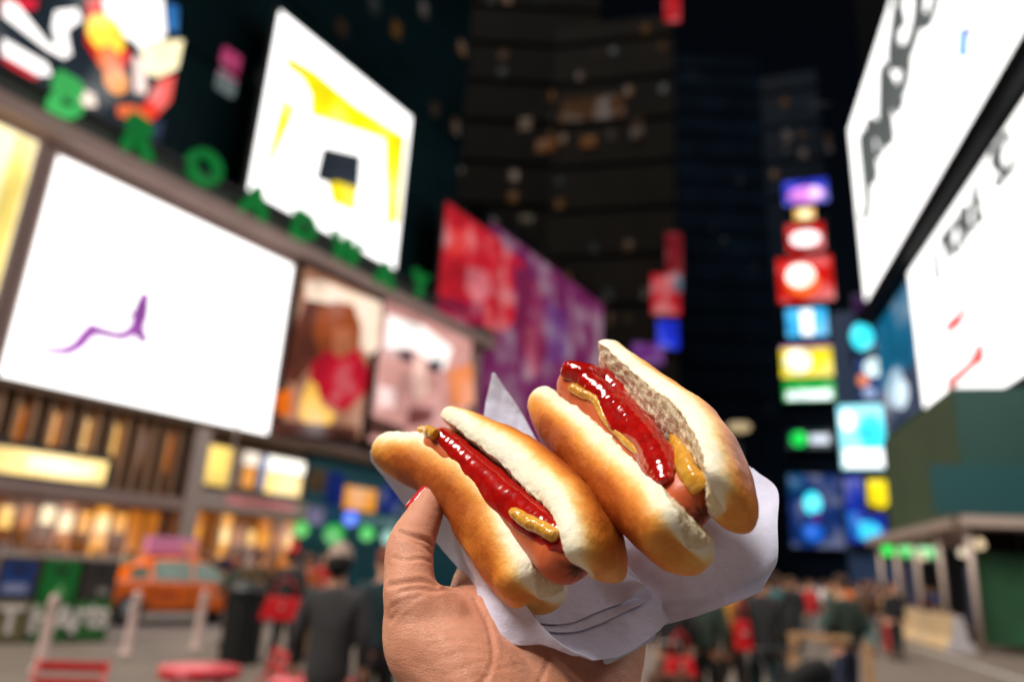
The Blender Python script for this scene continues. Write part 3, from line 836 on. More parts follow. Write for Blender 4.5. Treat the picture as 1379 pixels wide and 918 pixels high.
for s in (-1, 1):
    grid_panel('side_window', M_win, [.0 + .1 * k for k in range(9)], [.05, .5, .93], s)
    grid_panel('side_window', M_win, [-.97 + .1 * k for k in range(10)], [.05, .5, .95], s)
    grid_panel('side_window', M_win, [-1.5 + .1 * k for k in range(5)], [.14, .45, .74], s)
    for wx in (-1.42, 1.42):
        w = MB(); 
        a = [(wx + .35 * math.cos(math.pi * k / 14), s * (.925), .32 + .35 * math.sin(math.pi * k / 14) * 1.05) for k in range(15)]
        a = [(wx + .37, s * .925, .26)] + a + [(wx - .37, s * .925, .26)]
        w.prism(a, (0, s * .012, 0)).build('wheel_arch', M_black, taxi)
        t = MB().lathe([(.2, -.1), (.31, -.1), (.33, -.06), (.33, .06), (.31, .1), (.2, .1)], 26)
        tw = t.build('wheel', M_tyre, taxi, smooth=True, loc=(wx, s * .86, .33), rot=(math.pi / 2, 0, 0))
        MB().lathe([(.03, -.11), (.19, -.105), (.21, -.07), (.21, .07), (.19, .105), (.03, .11)], 20).build('rim', M_rim, tw, smooth=True)
    MB().box((2.28, s * .62, .70), (.16, .28, .14)).build('headlight', M_lamp, taxi, bevel=.03)
    MB().box((-2.34, s * .66, .82), (.1, .2, .22)).build('tail_light', M_red, taxi, bevel=.02)
    MB().box((.78, s * 1.0, 1.02), (.16, .2, .13)).build('wing_mirror', M_black, taxi, bevel=.03)
    for hx in (-.75, .15):
        MB().box((hx, s * .935, .86), (.2, .03, .04)).build('door_handle', M_orange, taxi, bevel=.008)
    for hx in (-1.0, -.02, .86):
        MB().box((hx, s * .926, .62), (.018, .012, .66)).build('door_seam', M_dark2, taxi)
    MB().lathe([(.15, 0), (.15, .012)], 20).build('door_emblem', mat('door_emblem_print', S(110, 40, 16), noise_amt=.2), taxi, loc=(.9, s * .925, .68), rot=(math.pi / 2, 0, 0))
    MB().box((-.62, s * .928, .7), (.5, .012, .09)).build('door_lettering', mat('door_print', S(176, 56, 10)), taxi)
v = []
for (x, z, w) in ((.48, 1.455, .58), (.48, 1.455, -.58), (1.16, 1.075, -.66), (1.16, 1.075, .66)):
    v.append(Vector((x + .02, w, z + .035)))
part('windscreen', mesh_of('windscreen', v, [[0, 1, 2, 3]]), M_win, taxi)
v = [Vector((x - .02, w, z + .035)) for (x, z, w) in ((-1.3, 1.455, .54), (-1.3, 1.455, -.54), (-1.84, 1.17, -.6), (-1.84, 1.17, .6))]
part('rear_window', mesh_of('rear_window', v, [[3, 2, 1, 0]]), M_win, taxi)
MB().box((-.35, 0, 1.80), (1.25, .32, .40)).build('roof_sign', mat('roof_sign_print', S(206, 132, 176), noise_amt=.12, emit=S(206, 120, 170), strength=.08), taxi, bevel=.03)
MB().box((.05, -.168, 1.78), (.4, .01, .16)).build('roof_sign_print', glow(255, 160, 110, .55), taxi)
MB().box((-.35, 0, 1.57), (.9, .2, .1)).build('roof_rack', M_black, taxi)
MB().box((2.40, 0, .42), (.1, 1.1, .16)).build('bumper', M_black, taxi, bevel=.03)

# ---- newspaper boxes
M_blue = mat('blue_box_paint', S(34, 70, 140), rough=.35, noise_amt=.2, noise_scale=4)
M_green = mat('green_box_paint', S(16, 128, 54), rough=.35, noise_amt=.15, noise_scale=4)
M_grey = mat('charcoal_box_paint', S(58, 52, 50), rough=.45, noise_amt=.2, noise_scale=4)
M_leaf = mat('leafy_print', S(46, 112, 48), rough=.5, noise_amt=.55, noise_scale=7)
M_tan = mat('tan_print', S(120, 112, 72), rough=.5, noise_amt=.3, noise_scale=6)
M_white = mat('white_letter', S(236, 226, 220), rough=.5, noise_amt=.05)
g0, g1 = ground_at(-28, 866), ground_at(143, 864)
bd = (g1 - g0); bl = bd.length / 3; bd.normalize()
FB = Face(g0, bd, Vector((bd.y, -bd.x, 0)))
bx_labels = ('newspaper box with a blue door and tan skirt lettered T', 'bright green newspaper box with a pale triangle on its door', 'charcoal newspaper box with a green skirt, next to the taxi')
for k in range(3):
    loc = FB.at(bl * (k + .5), 0, -.25)
    t = thing('newspaper_box', loc, bx_labels[k], 'newspaper box', 'newspaper boxes beside the taxi')
    u0, u1 = bl * k + .02, bl * (k + 1) - .02
    mb = MB(); FB.box(mb, u0, u1, .0, 1.34, -.5, 0); shift(mb, loc).build('cabinet', (M_grey, M_green, M_grey)[k], t, bevel=.02)
    mb = MB(); FB.box(mb, u0 - .01, u1 + .01, 1.342, 1.42, -.52, .03); shift(mb, loc).build('top_rail', M_steel, t)
    mb = MB(); FB.box(mb, u0 + .05, u1 - .05, .72, 1.28, .004, .03); dr = shift(mb, loc).build('door', (M_blue, M_green, M_grey)[k], t)
    mb = MB(); FB.box(mb, u0 + .02, u1 - .02, .05, .68, .004, .025); sk = shift(mb, loc).build('skirt', (M_tan, M_leaf, M_leaf)[k], t)
    mb = MB(); FB.box(mb, u0 + .18, u1 - .18, 1.12, 1.2, .032, .045); shift(mb, loc).build('slot', M_black, dr)
    if k == 0:
        mb = MB(); FB.box(mb, u0 + .1, u1 - .12, .78, .92, .032, .04); shift(mb, loc).build('print', mat('pale_blue_print', S(150, 160, 200)), dr)
    if k == 1:
        q = [FB.at(u0 + x * (u1 - u0), z, .032) for x, z in ((.4, .74), (.72, .74), (.56, .96))]
        shift(MB().prism(q, FB.n * .01), loc).build('print', mat('pale_green_print', S(120, 186, 120)), dr)
    if k == 2:
        mb = MB(); FB.box(mb, u0 + .28, u1 - .12, .78, .88, .032, .04); shift(mb, loc).build('print', mat('pale_grey_print', S(150, 146, 140)), dr)
    for ch, f in ((('T', .55),), (('h', .22), ('A', .82)), (('r', .2), ('t', .5), ('s', .78)))[k]:
        me = letter_mesh(ch, .02)
        ob = bpy.data.objects.new('letter', me)
        if not me.materials:
            me.materials.append(M_white)
        col.objects.link(ob)
        ob.parent = t
        ob.material_slots[0].link = 'OBJECT'
        ob.material_slots[0].material = M_white
        rot = Matrix((FB.t, Vector((0, 0, 1)), FB.n)).transposed().to_4x4()
        ob.matrix_basis = Matrix.Translation(FB.at(u0 + (u1 - u0) * f, .16 + (.1 if k == 2 else 0), .034) - loc) @ rot @ Matrix.Diagonal((.6, .6, .6, 1))

# ---- bollards
bol = [(52, 902, 'pale steel bollard before the newspaper boxes'), (170, 880, 'pale steel bollard in front of the rear of the taxi'), (264, 872, 'pale steel bollard in front of the taxi door'), (398, 868, 'pale steel bollard behind the red handbag')]
b0 = None
for (px, py, lab) in bol:
    p = ground_at(px, py)
    t = thing('bollard', p, lab, 'bollard', 'bollards along the plaza edge')
    if b0 is None:
        b0 = (MB().lathe([(.085, 0), (.085, .03), (.07, .05), (.066, .86), (.06, .9), (.04, .93), (.01, .94)], 16).build('post', M_bollard, t, smooth=True),
              MB().lathe([(.12, 0), (.12, .02), (.09, .035)], 16).build('base_ring', M_steel, t, smooth=True),
              MB().lathe([(.070, .74), (.073, .745), (.073, .79), (.068, .795)], 16).build('band', M_steel, t, smooth=True))
    else:
        for o in b0:
            c = o.copy(); col.objects.link(c); c.parent = t

# ---- litter bin
p = ground_at(320, 893)
t = thing('litter_bin', p, 'tall black litter bin with a domed lid by the red table', 'litter bin')
MB().lathe([(.26, 0), (.28, .03), (.28, .98), (.25, 1.0)], 24).build('drum', M_black, t, smooth=False)
for k in range(16):
    a = 2 * math.pi * k / 16
    MB().box((.285 * math.cos(a), .285 * math.sin(a), .5), (.02, .05, .92), rz=a).build('slat', M_black, t)
MB().lathe([(.31, 1.0), (.31, 1.05), (.27, 1.12), (.16, 1.17), (.05, 1.19)], 24).build('lid', M_black, t, smooth=True)

# ---- red bistro chairs and tables
def slat(a, b, w, h):
    d = (Vector(b) - Vector(a))
    return MB().box(((a[0] + b[0]) / 2, (a[1] + b[1]) / 2, (a[2] + b[2]) / 2), (d.length, w, h))
chair_parts = None
def chair(pos, rz, label):
    global chair_parts
    t = thing('bistro_chair', pos, label, 'chair', 'red bistro chairs', rz=rz)
    if chair_parts is None:
        chair_parts = []
        P = chair_parts.append
        for k in range(5):
            P(slat((-.2, -.16 + k * .08, .45), (.2, -.16 + k * .08, .45), .055, .018).build('seat_slat', M_red, t, bevel=.004))
        for z in (.62, .72, .82):
            P(slat((-.2, .235 + (z - .45) * .22, z), (.2, .235 + (z - .45) * .22, z), .018, .06).build('back_slat', M_red, t, bevel=.004))
        for s in (-1, 1):
            P(MB().tube([(s * .215, -.24, .0), (s * .215, .1, .45), (s * .215, .235, .62), (s * .215, .31, .86)], .012, 8).build('side_rail', M_red, t, smooth=True))
            P(MB().tube([(s * .19, .26, .0), (s * .19, -.2, .45)], .012, 8).build('leg', M_red, t, smooth=True))
        P(MB().tube([(-.215, -.15, .12), (.215, -.15, .12)], .008, 8).build('stretcher', M_red, t, smooth=True))
    else:
        for o in chair_parts:
            c = o.copy(); col.objects.link(c); c.parent = t
    return t
table_parts = None
def table(pos, label, rz=0.0):
    global table_parts
    t = thing('bistro_table', pos, label, 'table', 'red bistro tables', rz=rz)
    if table_parts is None:
        table_parts = []
        P = table_parts.append
        P(MB().lathe([(.29, .705), (.305, .71), (.31, .72), (.305, .732), (.05, .735)], 36).build('table_top', M_redtop, t, smooth=True))
        P(MB().lathe([(.295, .66), (.303, .66), (.303, .704), (.295, .704)], 36).build('apron', M_red, t, smooth=True))
        for k in range(4):
            a = math.pi / 4 + k * math.pi / 2
            P(MB().tube([(.26 * math.cos(a), .26 * math.sin(a), .0), (.22 * math.cos(a + .3), .22 * math.sin(a + .3), .69)], .014, 8).build('leg', M_red, t, smooth=True))
    else:
        for o in table_parts:
            c = o.copy(); col.objects.link(c); c.parent = t
    return t
chair(dir_at(104, 5.75), R(10), 'red slatted chair with its back to the bollards')
chair(dir_at(345, 6.7), R(-60), 'red chair turned sideways at the round red table')
chair(dir_at(404, 6.9), R(-75), 'red chair on its own between the table and the person in grey')
table(dir_at(292, 6.7), 'round red table standing next to the litter bin')
table(dir_at(14, 5.35), 'round red table close to the slatted chair with its back turned')
table(dir_at(440, 6.1), 'round red table at the feet of the person in the knitted cap')

# ================================================================== people
def skin_mesh(V, E, root=0, sub=2):
    me = bpy.data.meshes.new('skin')
    me.from_pydata([v[:3] for v in V], E, [])
    o = bpy.data.objects.new('skin', me)
    col.objects.link(o)
    o.modifiers.new('k', 'SKIN')
    for i, v in enumerate(V):
        sv = me.skin_vertices[0].data[i]
        r = v[3]
        sv.radius = r if isinstance(r, tuple) else (r, r)
        sv.use_root = (i == root)
    m = o.modifiers.new('s', 'SUBSURF')
    m.levels = m.render_levels = sub
    out = evaluated(o)
    out.polygons.foreach_set('use_smooth', [True] * len(out.polygons))
    bpy.data.objects.remove(o)
    return out

def mirror(f):
    return [f(1), f(-1)]

POSES = {  # per side (right, left): elbow, wrist, hand, knee, ankle, toe
    'stand': [((.25, .03, 1.15), (.25, -.04, .92), (.25, -.07, .82), (.10, -.02, .5), (.11, .02, .08), (.13, -.14, .04)),
              ((-.25, .03, 1.15), (-.25, -.04, .92), (-.25, -.07, .82), (-.10, -.02, .5), (-.11, .02, .08), (-.13, -.14, .04))],
    'walk': [((.25, .12, 1.15), (.26, .10, .92), (.26, .06, .83), (.09, -.16, .52), (.09, -.2, .09), (.10, -.36, .06)),
             ((-.25, -.06, 1.15), (-.25, -.22, .97), (-.25, -.28, .88), (-.09, .04, .5), (-.09, .3, .13), (-.10, .18, .04))],
    'phone': [((.24, -.02, 1.13), (.10, -.25, 1.18), (.06, -.30, 1.24), (.10, -.02, .5), (.11, .02, .08), (.14, -.14, .04)),
              ((-.24, -.02, 1.13), (-.10, -.24, 1.14), (-.04, -.30, 1.18), (-.10, -.02, .5), (-.12, .03, .08), (-.16, -.12, .04))],
    'pocket': [((.28, .08, 1.16), (.20, -.06, .98), (.17, -.10, .92), (.12, .0, .5), (.15, .04, .08), (.19, -.11, .04)),
               ((-.28, .08, 1.16), (-.20, -.06, .98), (-.17, -.10, .92), (-.12, -.05, .5), (-.13, -.02, .08), (-.16, -.18, .04))],
}
def figure(pose):
    J = POSES[pose]
    V = [(0, 0, .96, (.15, .11)), (0, .01, 1.15, (.13, .1)), (0, .0, 1.34, (.16, .11)), (0, .01, 1.47, (.07, .065)), (0, 0, 1.54, (.055, .058)), (0, -.015, 1.60, (.072, .085)), (0, -.005, 1.69, (.074, .092)), (0, 0, 1.75, (.05, .06))]
    E = [(0, 1), (1, 2), (2, 3), (3, 4), (4, 5), (5, 6), (6, 7)]
    V.append((0, -.108, 1.62, (.012, .014)))           # nose
    E.append((5, 8))
    for s, j in zip((1, -1), J):
        n = len(V)
        V += [(s * .17, .01, 1.42, .065)] + [tuple(j[0]) + (.045,), tuple(j[1]) + (.032,), tuple(j[2]) + (.04,)]
        E += [(2, n), (n, n + 1), (n + 1, n + 2), (n + 2, n + 3)]
        n = len(V)
        V += [(s * .09, 0, .9, .095), tuple(j[3]) + (.06,), tuple(j[4]) + (.042,), tuple(j[5]) + (.04,)]
        E += [(0, n), (n, n + 1), (n + 1, n + 2), (n + 2, n + 3)]
    body = skin_mesh(V, E)
    def coat(long):
        V = [(0, 0, .72 if long else .90, (.20, .15)), (0, 0, .98, (.185, .145)), (0, .01, 1.15, (.175, .135)), (0, 0, 1.34, (.19, .14)), (0, .01, 1.46, (.10, .09)), (0, .01, 1.51, (.075, .075))]
        E = [(0, 1), (1, 2), (2, 3), (3, 4), (4, 5)]
        for s, j in zip((1, -1), J):
            n = len(V)
            V += [(s * .185, .01, 1.42, .085), tuple(j[0]) + (.068,), tuple(j[1]) + (.052,)]
            E += [(3, n), (n, n + 1), (n + 1, n + 2)]
        return skin_mesh(V, E)
    V = [(0, 0, 1.0, (.165, .125)), (0, 0, .93, (.165, .125))]
    E = [(0, 1)]
    for s, j in zip((1, -1), J):
        n = len(V)
        k, a = Vector(j[3]), Vector(j[4])
        V += [(s * .095, 0, .86, .105), tuple(k) + (.078,), tuple(k.lerp(a, .93)) + (.062,)]
        E += [(1, n), (n, n + 1), (n + 1, n + 2)]
    trousers = skin_mesh(V, E)
    shoes = []
    for j in J:
        a, b = Vector(j[4]), Vector(j[5])
        shoes.append(skin_mesh([tuple(a + Vector((0, .05, -.03))) + ((.045, .05),), tuple(a + Vector((0, -.02, -.01))) + ((.052, .055),), tuple(a.lerp(b, .6)) + ((.05, .04),), tuple(b + Vector((0, -.04, 0))) + ((.042, .03),)],
                              [(0, 1), (1, 2), (2, 3)]))
    return dict(body=body, coat=coat(False), long_coat=coat(True), trousers=trousers, shoes=shoes, hand=[Vector(j[2]) for j in J])

def cap_mesh(low, back, rx, ry, rz, c, top=1.0):
    """skull cap: upper part of an ellipsoid, reaching lower at the back (+y)"""
    v, f = [], []
    NU, NV = 20, 9
    for i in range(NV):
        for j in range(NU):
            a = 2 * math.pi * j / NU
            lim = math.pi / 2 + low + back * max(0, math.sin(a)) - .35 * max(0, -math.sin(a))
            ph = max(.02, lim * i / (NV - 1))
            v.append((c[0] + rx * math.sin(ph) * math.cos(a), c[1] + ry * math.sin(ph) * math.sin(a), c[2] + rz * math.cos(ph) * top))
    for i in range(NV - 1):
        for j in range(NU):
            f.append([i * NU + j, (i + 1) * NU + j, (i + 1) * NU + (j + 1) % NU, i * NU + (j + 1) % NU])
    f.append(list(range(NU)))
    f.append([(NV - 1) * NU + j for j in range(NU)][::-1])
    return mesh_of('cap', v, f, True)
HAIR_S = cap_mesh(.15, .5, .088, .108, .10, (0, .008, 1.685))
HAIR_L = cap_mesh(.35, 1.05, .102, .118, .17, (0, .015, 1.665), .75)
BEANIE = cap_mesh(.05, .25, .10, .12, .13, (0, .005, 1.69))
POM = mesh_of('pom', *(lambda b: (b.v, b.f))(MB().lathe([(.005, -.05), (.04, -.035), (.055, 0), (.04, .035), (.005, .05)], 12)), True)
FIG = {k: figure(k) for k in POSES}
SKINS = [mat('skin_light', S(206, 150, 122), rough=.55), mat('skin_tan', S(168, 112, 84), rough=.55), mat('skin_deep', S(98, 62, 46), rough=.55)]
def cloth(r, g, b): return mat('cloth_%d_%d_%d' % (r, g, b), S(r, g, b), rough=.85, noise_amt=.22, noise_scale=9)
COLS = {'black': (26, 26, 28), 'charcoal': (48, 46, 48), 'grey': (104, 100, 100), 'navy': (26, 34, 58), 'dark green': (34, 48, 38), 'brown': (84, 54, 34), 'red': (176, 28, 32), 'orange': (206, 104, 36), 'tan': (160, 124, 84),
        'teal': (30, 84, 88), 'yellow green': (150, 136, 44), 'blue': (44, 92, 160), 'white': (196, 190, 188), 'pink': (190, 104, 116), 'dark teal': (18, 44, 48)}
def C_(n): return cloth(*COLS[n])

def add_person(pos, height, rz, pose, coat, trousers, label, hair='short', hairc=(36, 26, 20), skin=0, long=False, group=None, hat=None, pom=None):
    t = thing('person', pos, label, 'person', group, rz=rz)
    k = height / 1.80
    t.scale = (k, k, k)
    F = FIG[pose]
    def add(name, me, m):
        o = bpy.data.objects.new(name, me)
        if not me.materials:
            me.materials.append(m)
        o.material_slots[0].link = 'OBJECT'
        o.material_slots[0].material = m
        col.objects.link(o)
        o.parent = t
        return o
    add('body', F['body'], SKINS[skin])
    add('coat', F['long_coat' if long else 'coat'], coat)
    add('trousers', F['trousers'], trousers)
    for s in F['shoes']:
        add('shoe', s, M_black)
    add('hair', HAIR_L if hair == 'long' else HAIR_S, cloth(*hairc))
    if hat:
        h = add('hat', BEANIE, hat)
        if pom:
            o = add('pompom', POM, pom)
            o.location = (0, .01, 1.86)
    return t

PI = math.pi
# left side
add_person(ground_at(374, 908), 1.74, PI * .9, 'pocket', C_('black'), C_('black'), 'person in black with a red bobble hat carrying a red handbag', hair='long', long=True, hat=cloth(190, 24, 26), pom=cloth(200, 30, 30))
pb = ground_at(374, 908)
add_person(dir_at(457, 5.7), 1.70, PI, 'stand', C_('charcoal'), C_('charcoal'), 'person seen from behind in a long charcoal coat and grey knitted cap', long=True, hair='long', hairc=(20, 16, 14), hat=cloth(160, 136, 124))
add_person(dir_at(520, 6.6), 1.74, PI * 1.15, 'stand', C_('dark teal'), C_('black'), 'person in a dark teal coat standing right beside the raised hand', skin=0, hairc=(120, 60, 40))
add_person(dir_at(346, 13.6), 1.70, .4, 'phone', cloth(84, 66, 38), C_('dark green'), 'person in a mottled brown coat behind the red hat', skin=1, hair='long', hairc=(50, 32, 20))
add_person(dir_at(322, 15.0), 1.62, -.5, 'walk', C_('dark green'), C_('black'), 'short person in a dark green coat near the taxi bonnet', skin=1)
add_person(dir_at(416, 13.0), 1.66, .8, 'stand', cloth(190, 92, 40), C_('tan'), 'person in an orange coat and tan trousers behind the bollard', skin=0, hair='long', hairc=(90, 50, 26))
add_person(dir_at(436, 15.5), 1.72, .2, 'phone', C_('red'), C_('navy'), 'person in a red coat half hidden by the grey knitted cap', skin=0)
for i, (px, d, c, tr, lab) in enumerate(((300, 24, 'navy', 'black', 'person in a navy coat passing the amber shop windows'), (318, 25, 'red', 'navy', 'person in a dark red coat passing the amber shop windows'), (274, 26, 'black', 'charcoal', 'person in a black coat behind the taxi roof'), (70, 24, 'charcoal', 'black', 'person in a charcoal coat beyond the green newspaper box'), (8, 23, 'grey', 'black', 'person in a grey coat beyond the blue newspaper box'), (148, 25, 'brown', 'black', 'person in a brown coat by the taxi roof advertisement'))):
    add_person(dir_at(px, d), 1.72, i * 1.1, ('walk', 'stand')[i % 2], C_(c), C_(tr), lab, skin=i % 2)
# right side, nearest first
add_person(dir_at(1130, 10.5), 1.76, PI * 1.1, 'pocket', C_('dark green'), C_('navy'), 'person in a dark green jacket and navy jeans standing over the stroller', skin=0, hairc=(60, 36, 22))
add_person(dir_at(1024, 9.2), 1.76, PI * .9, 'stand', C_('black'), C_('dark teal'), 'broad person in a black jacket with dark teal trousers beside the paper napkin', long=True, skin=1, hairc=(12, 10, 10))
add_person(dir_at(985, 9.4), 1.70, PI * 1.2, 'walk', cloth(176, 120, 40), C_('grey'), 'person in a mustard yellow coat and grey trousers under the napkin', skin=0)
add_person(dir_at(948, 9.0), 1.66, PI * .8, 'stand', C_('dark green'), C_('black'), 'person in a dark green coat with a shoulder bag near the suitcase', skin=1, hair='long')
add_person(dir_at(902, 8.6), 1.66, PI, 'pocket', C_('black'), C_('brown'), 'person in black and brown standing behind the brown suitcase', skin=1, hairc=(14, 11, 10))
add_person(ground_at(1210, 889), 1.76, .2, 'stand', C_('black'), C_('black'), 'person all in black standing apart in front of the concrete barriers', skin=0, hairc=(110, 60, 40))
add_person(ground_at(1168, 880), 1.76, PI, 'walk', C_('brown'), C_('teal'), 'person in a brown jacket and teal trousers walking down the avenue', skin=1, hairc=(90, 50, 24))
add_person(dir_at(1190, 21.5), 1.68, .6, 'phone', C_('tan'), C_('red'), 'person in a tan jacket and red trousers beside the person all in black', skin=0, hair='long')
add_person(dir_at(1066, 20), 1.74, .1, 'stand', C_('black'), C_('charcoal'), 'person in a black coat facing the square, right of the napkin edge', long=True, skin=1)
add_person(dir_at(1088, 22), 1.72, 0, 'walk', C_('red'), C_('grey'), 'person in a red coat walking ahead of the distant crowd', skin=0, hairc=(60, 40, 30))
# the distant crowd, one by one
rg = random.Random(11)
names = list(COLS)
poses = list(POSES)
seen = {}
for i in range(64):
    px = rg.uniform(1040, 1262) if i < 46 else rg.uniform(880, 1046)
    d = rg.uniform(24, 62) if i < 46 else rg.uniform(14, 40)
    if px > 1195 and d < 36:
        px = rg.uniform(1045, 1190)
    c, tr = rg.choice(names), rg.choice(('black', 'navy', 'charcoal', 'grey', 'tan', 'teal', 'brown'))
    where = 'in the distant crowd' if i < 46 else 'in the crowd below the napkin'
    while (c, tr, where) in seen:
        c, tr = rg.choice(names), rg.choice(('black', 'navy', 'charcoal', 'grey', 'tan', 'teal', 'brown', 'red'))
    seen[(c, tr, where)] = 1
    lab = 'person in a %s coat and %s trousers %s' % (c, tr, where)
    add_person(dir_at(px, d), rg.uniform(1.58, 1.86), rg.uniform(0, 2 * PI), rg.choice(poses), C_(c), C_(tr), lab, hair=rg.choice(('short', 'long')), hairc=rg.choice(((20, 16, 14), (60, 40, 26), (120, 86, 50), (30, 24, 22))),
               skin=rg.choice((0, 0, 1, 2)), long=rg.random() < .4, group='people ' + where)

# ---- bags, suitcase, stroller
def handbag(pos, label, m, w=.42, h=.26, rz=0.0):
    t = thing('handbag', pos, label, 'bag', rz=rz)
    q = [(-w / 2, -.08, 0), (w / 2, -.08, 0), (w * .36, -.05, h), (-w * .36, -.05, h)]
    MB().prism(q, (0, .14, 0)).build('pouch', m, t, bevel=.02)
    MB().tube([(-w * .28, 0, h - .02), (-w * .2, 0, h + .18), (0, 0, h + .26), (w * .2, 0, h + .18), (w * .28, 0, h - .02)], .012, 8).build('strap', m, t, smooth=True)
    MB().box((0, -.09, h * .6), (.05, .012, .04)).build('clasp', M_steel, t)
    return t
v = (CO - pb); v.z = 0; v.normalize()
handbag(pb + v * .36 + Vector((-.05, 0, .74)), 'bright red handbag carried by the person in the red hat', M_red, w=.62, h=.30)
handbag(dir_at(914, 8.3, .62), 'dark red handbag above the brown suitcase', M_red, w=.34, h=.2)
handbag(dir_at(996, 9.0, .88), 'red shoulder bag on the person in mustard yellow', M_red, w=.2, h=.3)
M_case = mat('brown_leather', S(74, 42, 26), rough=.55, noise_amt=.2, noise_scale=12)
p = dir_at(903, 7.9)
t = thing('suitcase', p, 'upright brown leather suitcase on wheels with a pull handle', 'suitcase', rz=.2)
MB().box((0, 0, .38), (.44, .26, .64)).build('shell', M_case, t, bevel=.035)
MB().tube([(-.12, .08, .7), (-.12, .08, .98), (.12, .08, .98), (.12, .08, .7)], .012, 8).build('handle', M_steel, t, smooth=True)
for (x, y) in ((-.17, -.09), (.17, -.09), (-.17, .09), (.17, .09)):
    MB().lathe([(.01, -.015), (.035, -.012), (.035, .012), (.01, .015)], 12).build('wheel', M_tyre, t, smooth=True, loc=(x, y, .035), rot=(0, PI / 2, 0))
for x in (-.12, .12):
    MB().box((x, -.134, .38), (.05, .012, .6)).build('strap', M_dark2, t)
# stroller
p = dir_at(1098, 7.6)
t = thing('baby_stroller', p, 'dark baby stroller with a black hood and a blue blanket', 'stroller', rz=.3)
M_hood = cloth(18, 18, 20)
v, f = [], []
NU, NV = 14, 9
for i in range(NV):
    ph = PI * .62 * i / (NV - 1)
    for j in range(NU):
        a = PI * j / (NU - 1)
        v.append((.27 * math.cos(a), .30 - .36 * math.sin(a) * math.cos(ph - .7) * .9, .62 + .36 * math.sin(a) * math.sin(ph + .25)))
for i in range(NV - 1):
    for j in range(NU - 1):
        f.append([i * NU + j, (i + 1) * NU + j, (i + 1) * NU + j + 1, i * NU + j + 1])
o = part('hood', mesh_of('hood', v, f, True), M_hood, t)
md = o.modifiers.new('s', 'SOLIDIFY'); md.thickness = .015
MB().prism([(-.24, -.3, .36), (.24, -.3, .36), (.24, .28, .34), (.24, .36, .8), (-.24, .36, .8), (-.24, .28, .34)][:4] + [(-.24, .28, .34)], (0, 0, .1)).build('seat', M_hood, t)
MB().box((0, .31, .6), (.46, .06, .5)).build('backrest', M_hood, t, bevel=.02)
mb = MB()
for i in range(5):
    mb.tube([(-.22, -.34 + i * .1, .48 + .05 * math.sin(i * 1.3)), (0, -.35 + i * .1, .56 + .04 * math.sin(i * 2.1)), (.22, -.34 + i * .1, .47 + .05 * math.cos(i))], .075, 10)
mb.build('blanket', cloth(54, 96, 126), t, smooth=True)
for s in (-1, 1):
    MB().tube([(s * .25, .62, .98), (s * .25, .3, .6), (s * .25, -.38, .14)], .014, 8).build('side_frame', M_black, t, smooth=True)
    MB().tube([(s * .25, -.2, .42), (s * .25, .38, .14)], .014, 8).build('leg', M_black, t, smooth=True)
    for y in (-.38, .38):
        w = MB().lathe([(.02, -.025), (.12, -.025), (.14, 0), (.12, .025), (.02, .025)], 18).build('wheel', M_tyre, t, smooth=True, loc=(s * .27, y, .14), rot=(0, PI / 2, 0))
MB().tube([(-.25, .62, .98), (.25, .62, .98)], .018, 8).build('push_bar', M_black, t, smooth=True)
# wooden stand beside it
p = dir_at(1110, 9.0)
t = thing('wooden_stand', p, 'bare tan wooden stand of two posts and a crossbar around the stroller', 'stand', rz=R(-20))
M_wood = mat('tan_wood', S(160, 122, 84), rough=.7, noise_amt=.2, noise_scale=14)
for s in (-1, 1):
    MB().box((s * .36, 0, .52), (.09, .06, 1.04)).build('post', M_wood, t, bevel=.006)
    MB().box((s * .36, 0, .03), (.1, .5, .06)).build('foot', M_wood, t, bevel=.006)
MB().box((-.1, 0, 1.07), (.62, .07, .06)).build('crossbar', M_wood, t, bevel=.006)

# ================================================================== foreground: hand, napkins, hot dogs
def wpart(name, verts, faces, m, parent, smooth=True, attrs=None):
    off = parent.location if parent is not None else Vector((0, 0, 0))
    if parent is not None and parent.parent is not None:
        off = parent.parent.location
    me = mesh_of(name, [Vector(v) - off for v in verts], faces, smooth)
    for k, vals in (attrs or {}).items():
        fattr(me, k, vals)
    return part(name, me, m, parent)

def node_mat(name):
    m = bpy.data.materials.new(name)
    m.use_nodes = True
    nt = m.node_tree
    return m, nt, nt.nodes['Principled BSDF']

def N(nt, kind, **kw):
    n = nt.nodes.new(kind)
    for k, v in kw.items():
        if k in n.inputs:
            n.inputs[k].default_value = v
        else:
            setattr(n, k, v)
    return n

def ramp(nt, fac, stops):
    r = nt.nodes.new('ShaderNodeValToRGB')
    e = r.color_ramp.elements
    while len(e) < len(stops):
        e.new(0.5)
    for i, (pos, c) in enumerate(stops):
        e[i].position, e[i].color = pos, c
    nt.links.new(fac, r.inputs[0])
    return r

def math_node(nt, op, a, b):
    n = nt.nodes.new('ShaderNodeMath')
    n.operation = op
    for i, x in enumerate((a, b)):
        if isinstance(x, (int, float)):
            n.inputs[i].default_value = x
        else:
            nt.links.new(x, n.inputs[i])
    return n.outputs[0]

def tex(nt, tc, kind, scale, detail=4, rough=0.6):
    n = nt.nodes.new(kind)
    n.inputs['Scale'].default_value = scale
    if 'Detail' in n.inputs:
        n.inputs['Detail'].default_value = detail
        n.inputs['Roughness'].default_value = rough
    nt.links.new(tc.outputs['Object'], n.inputs['Vector'])
    return n

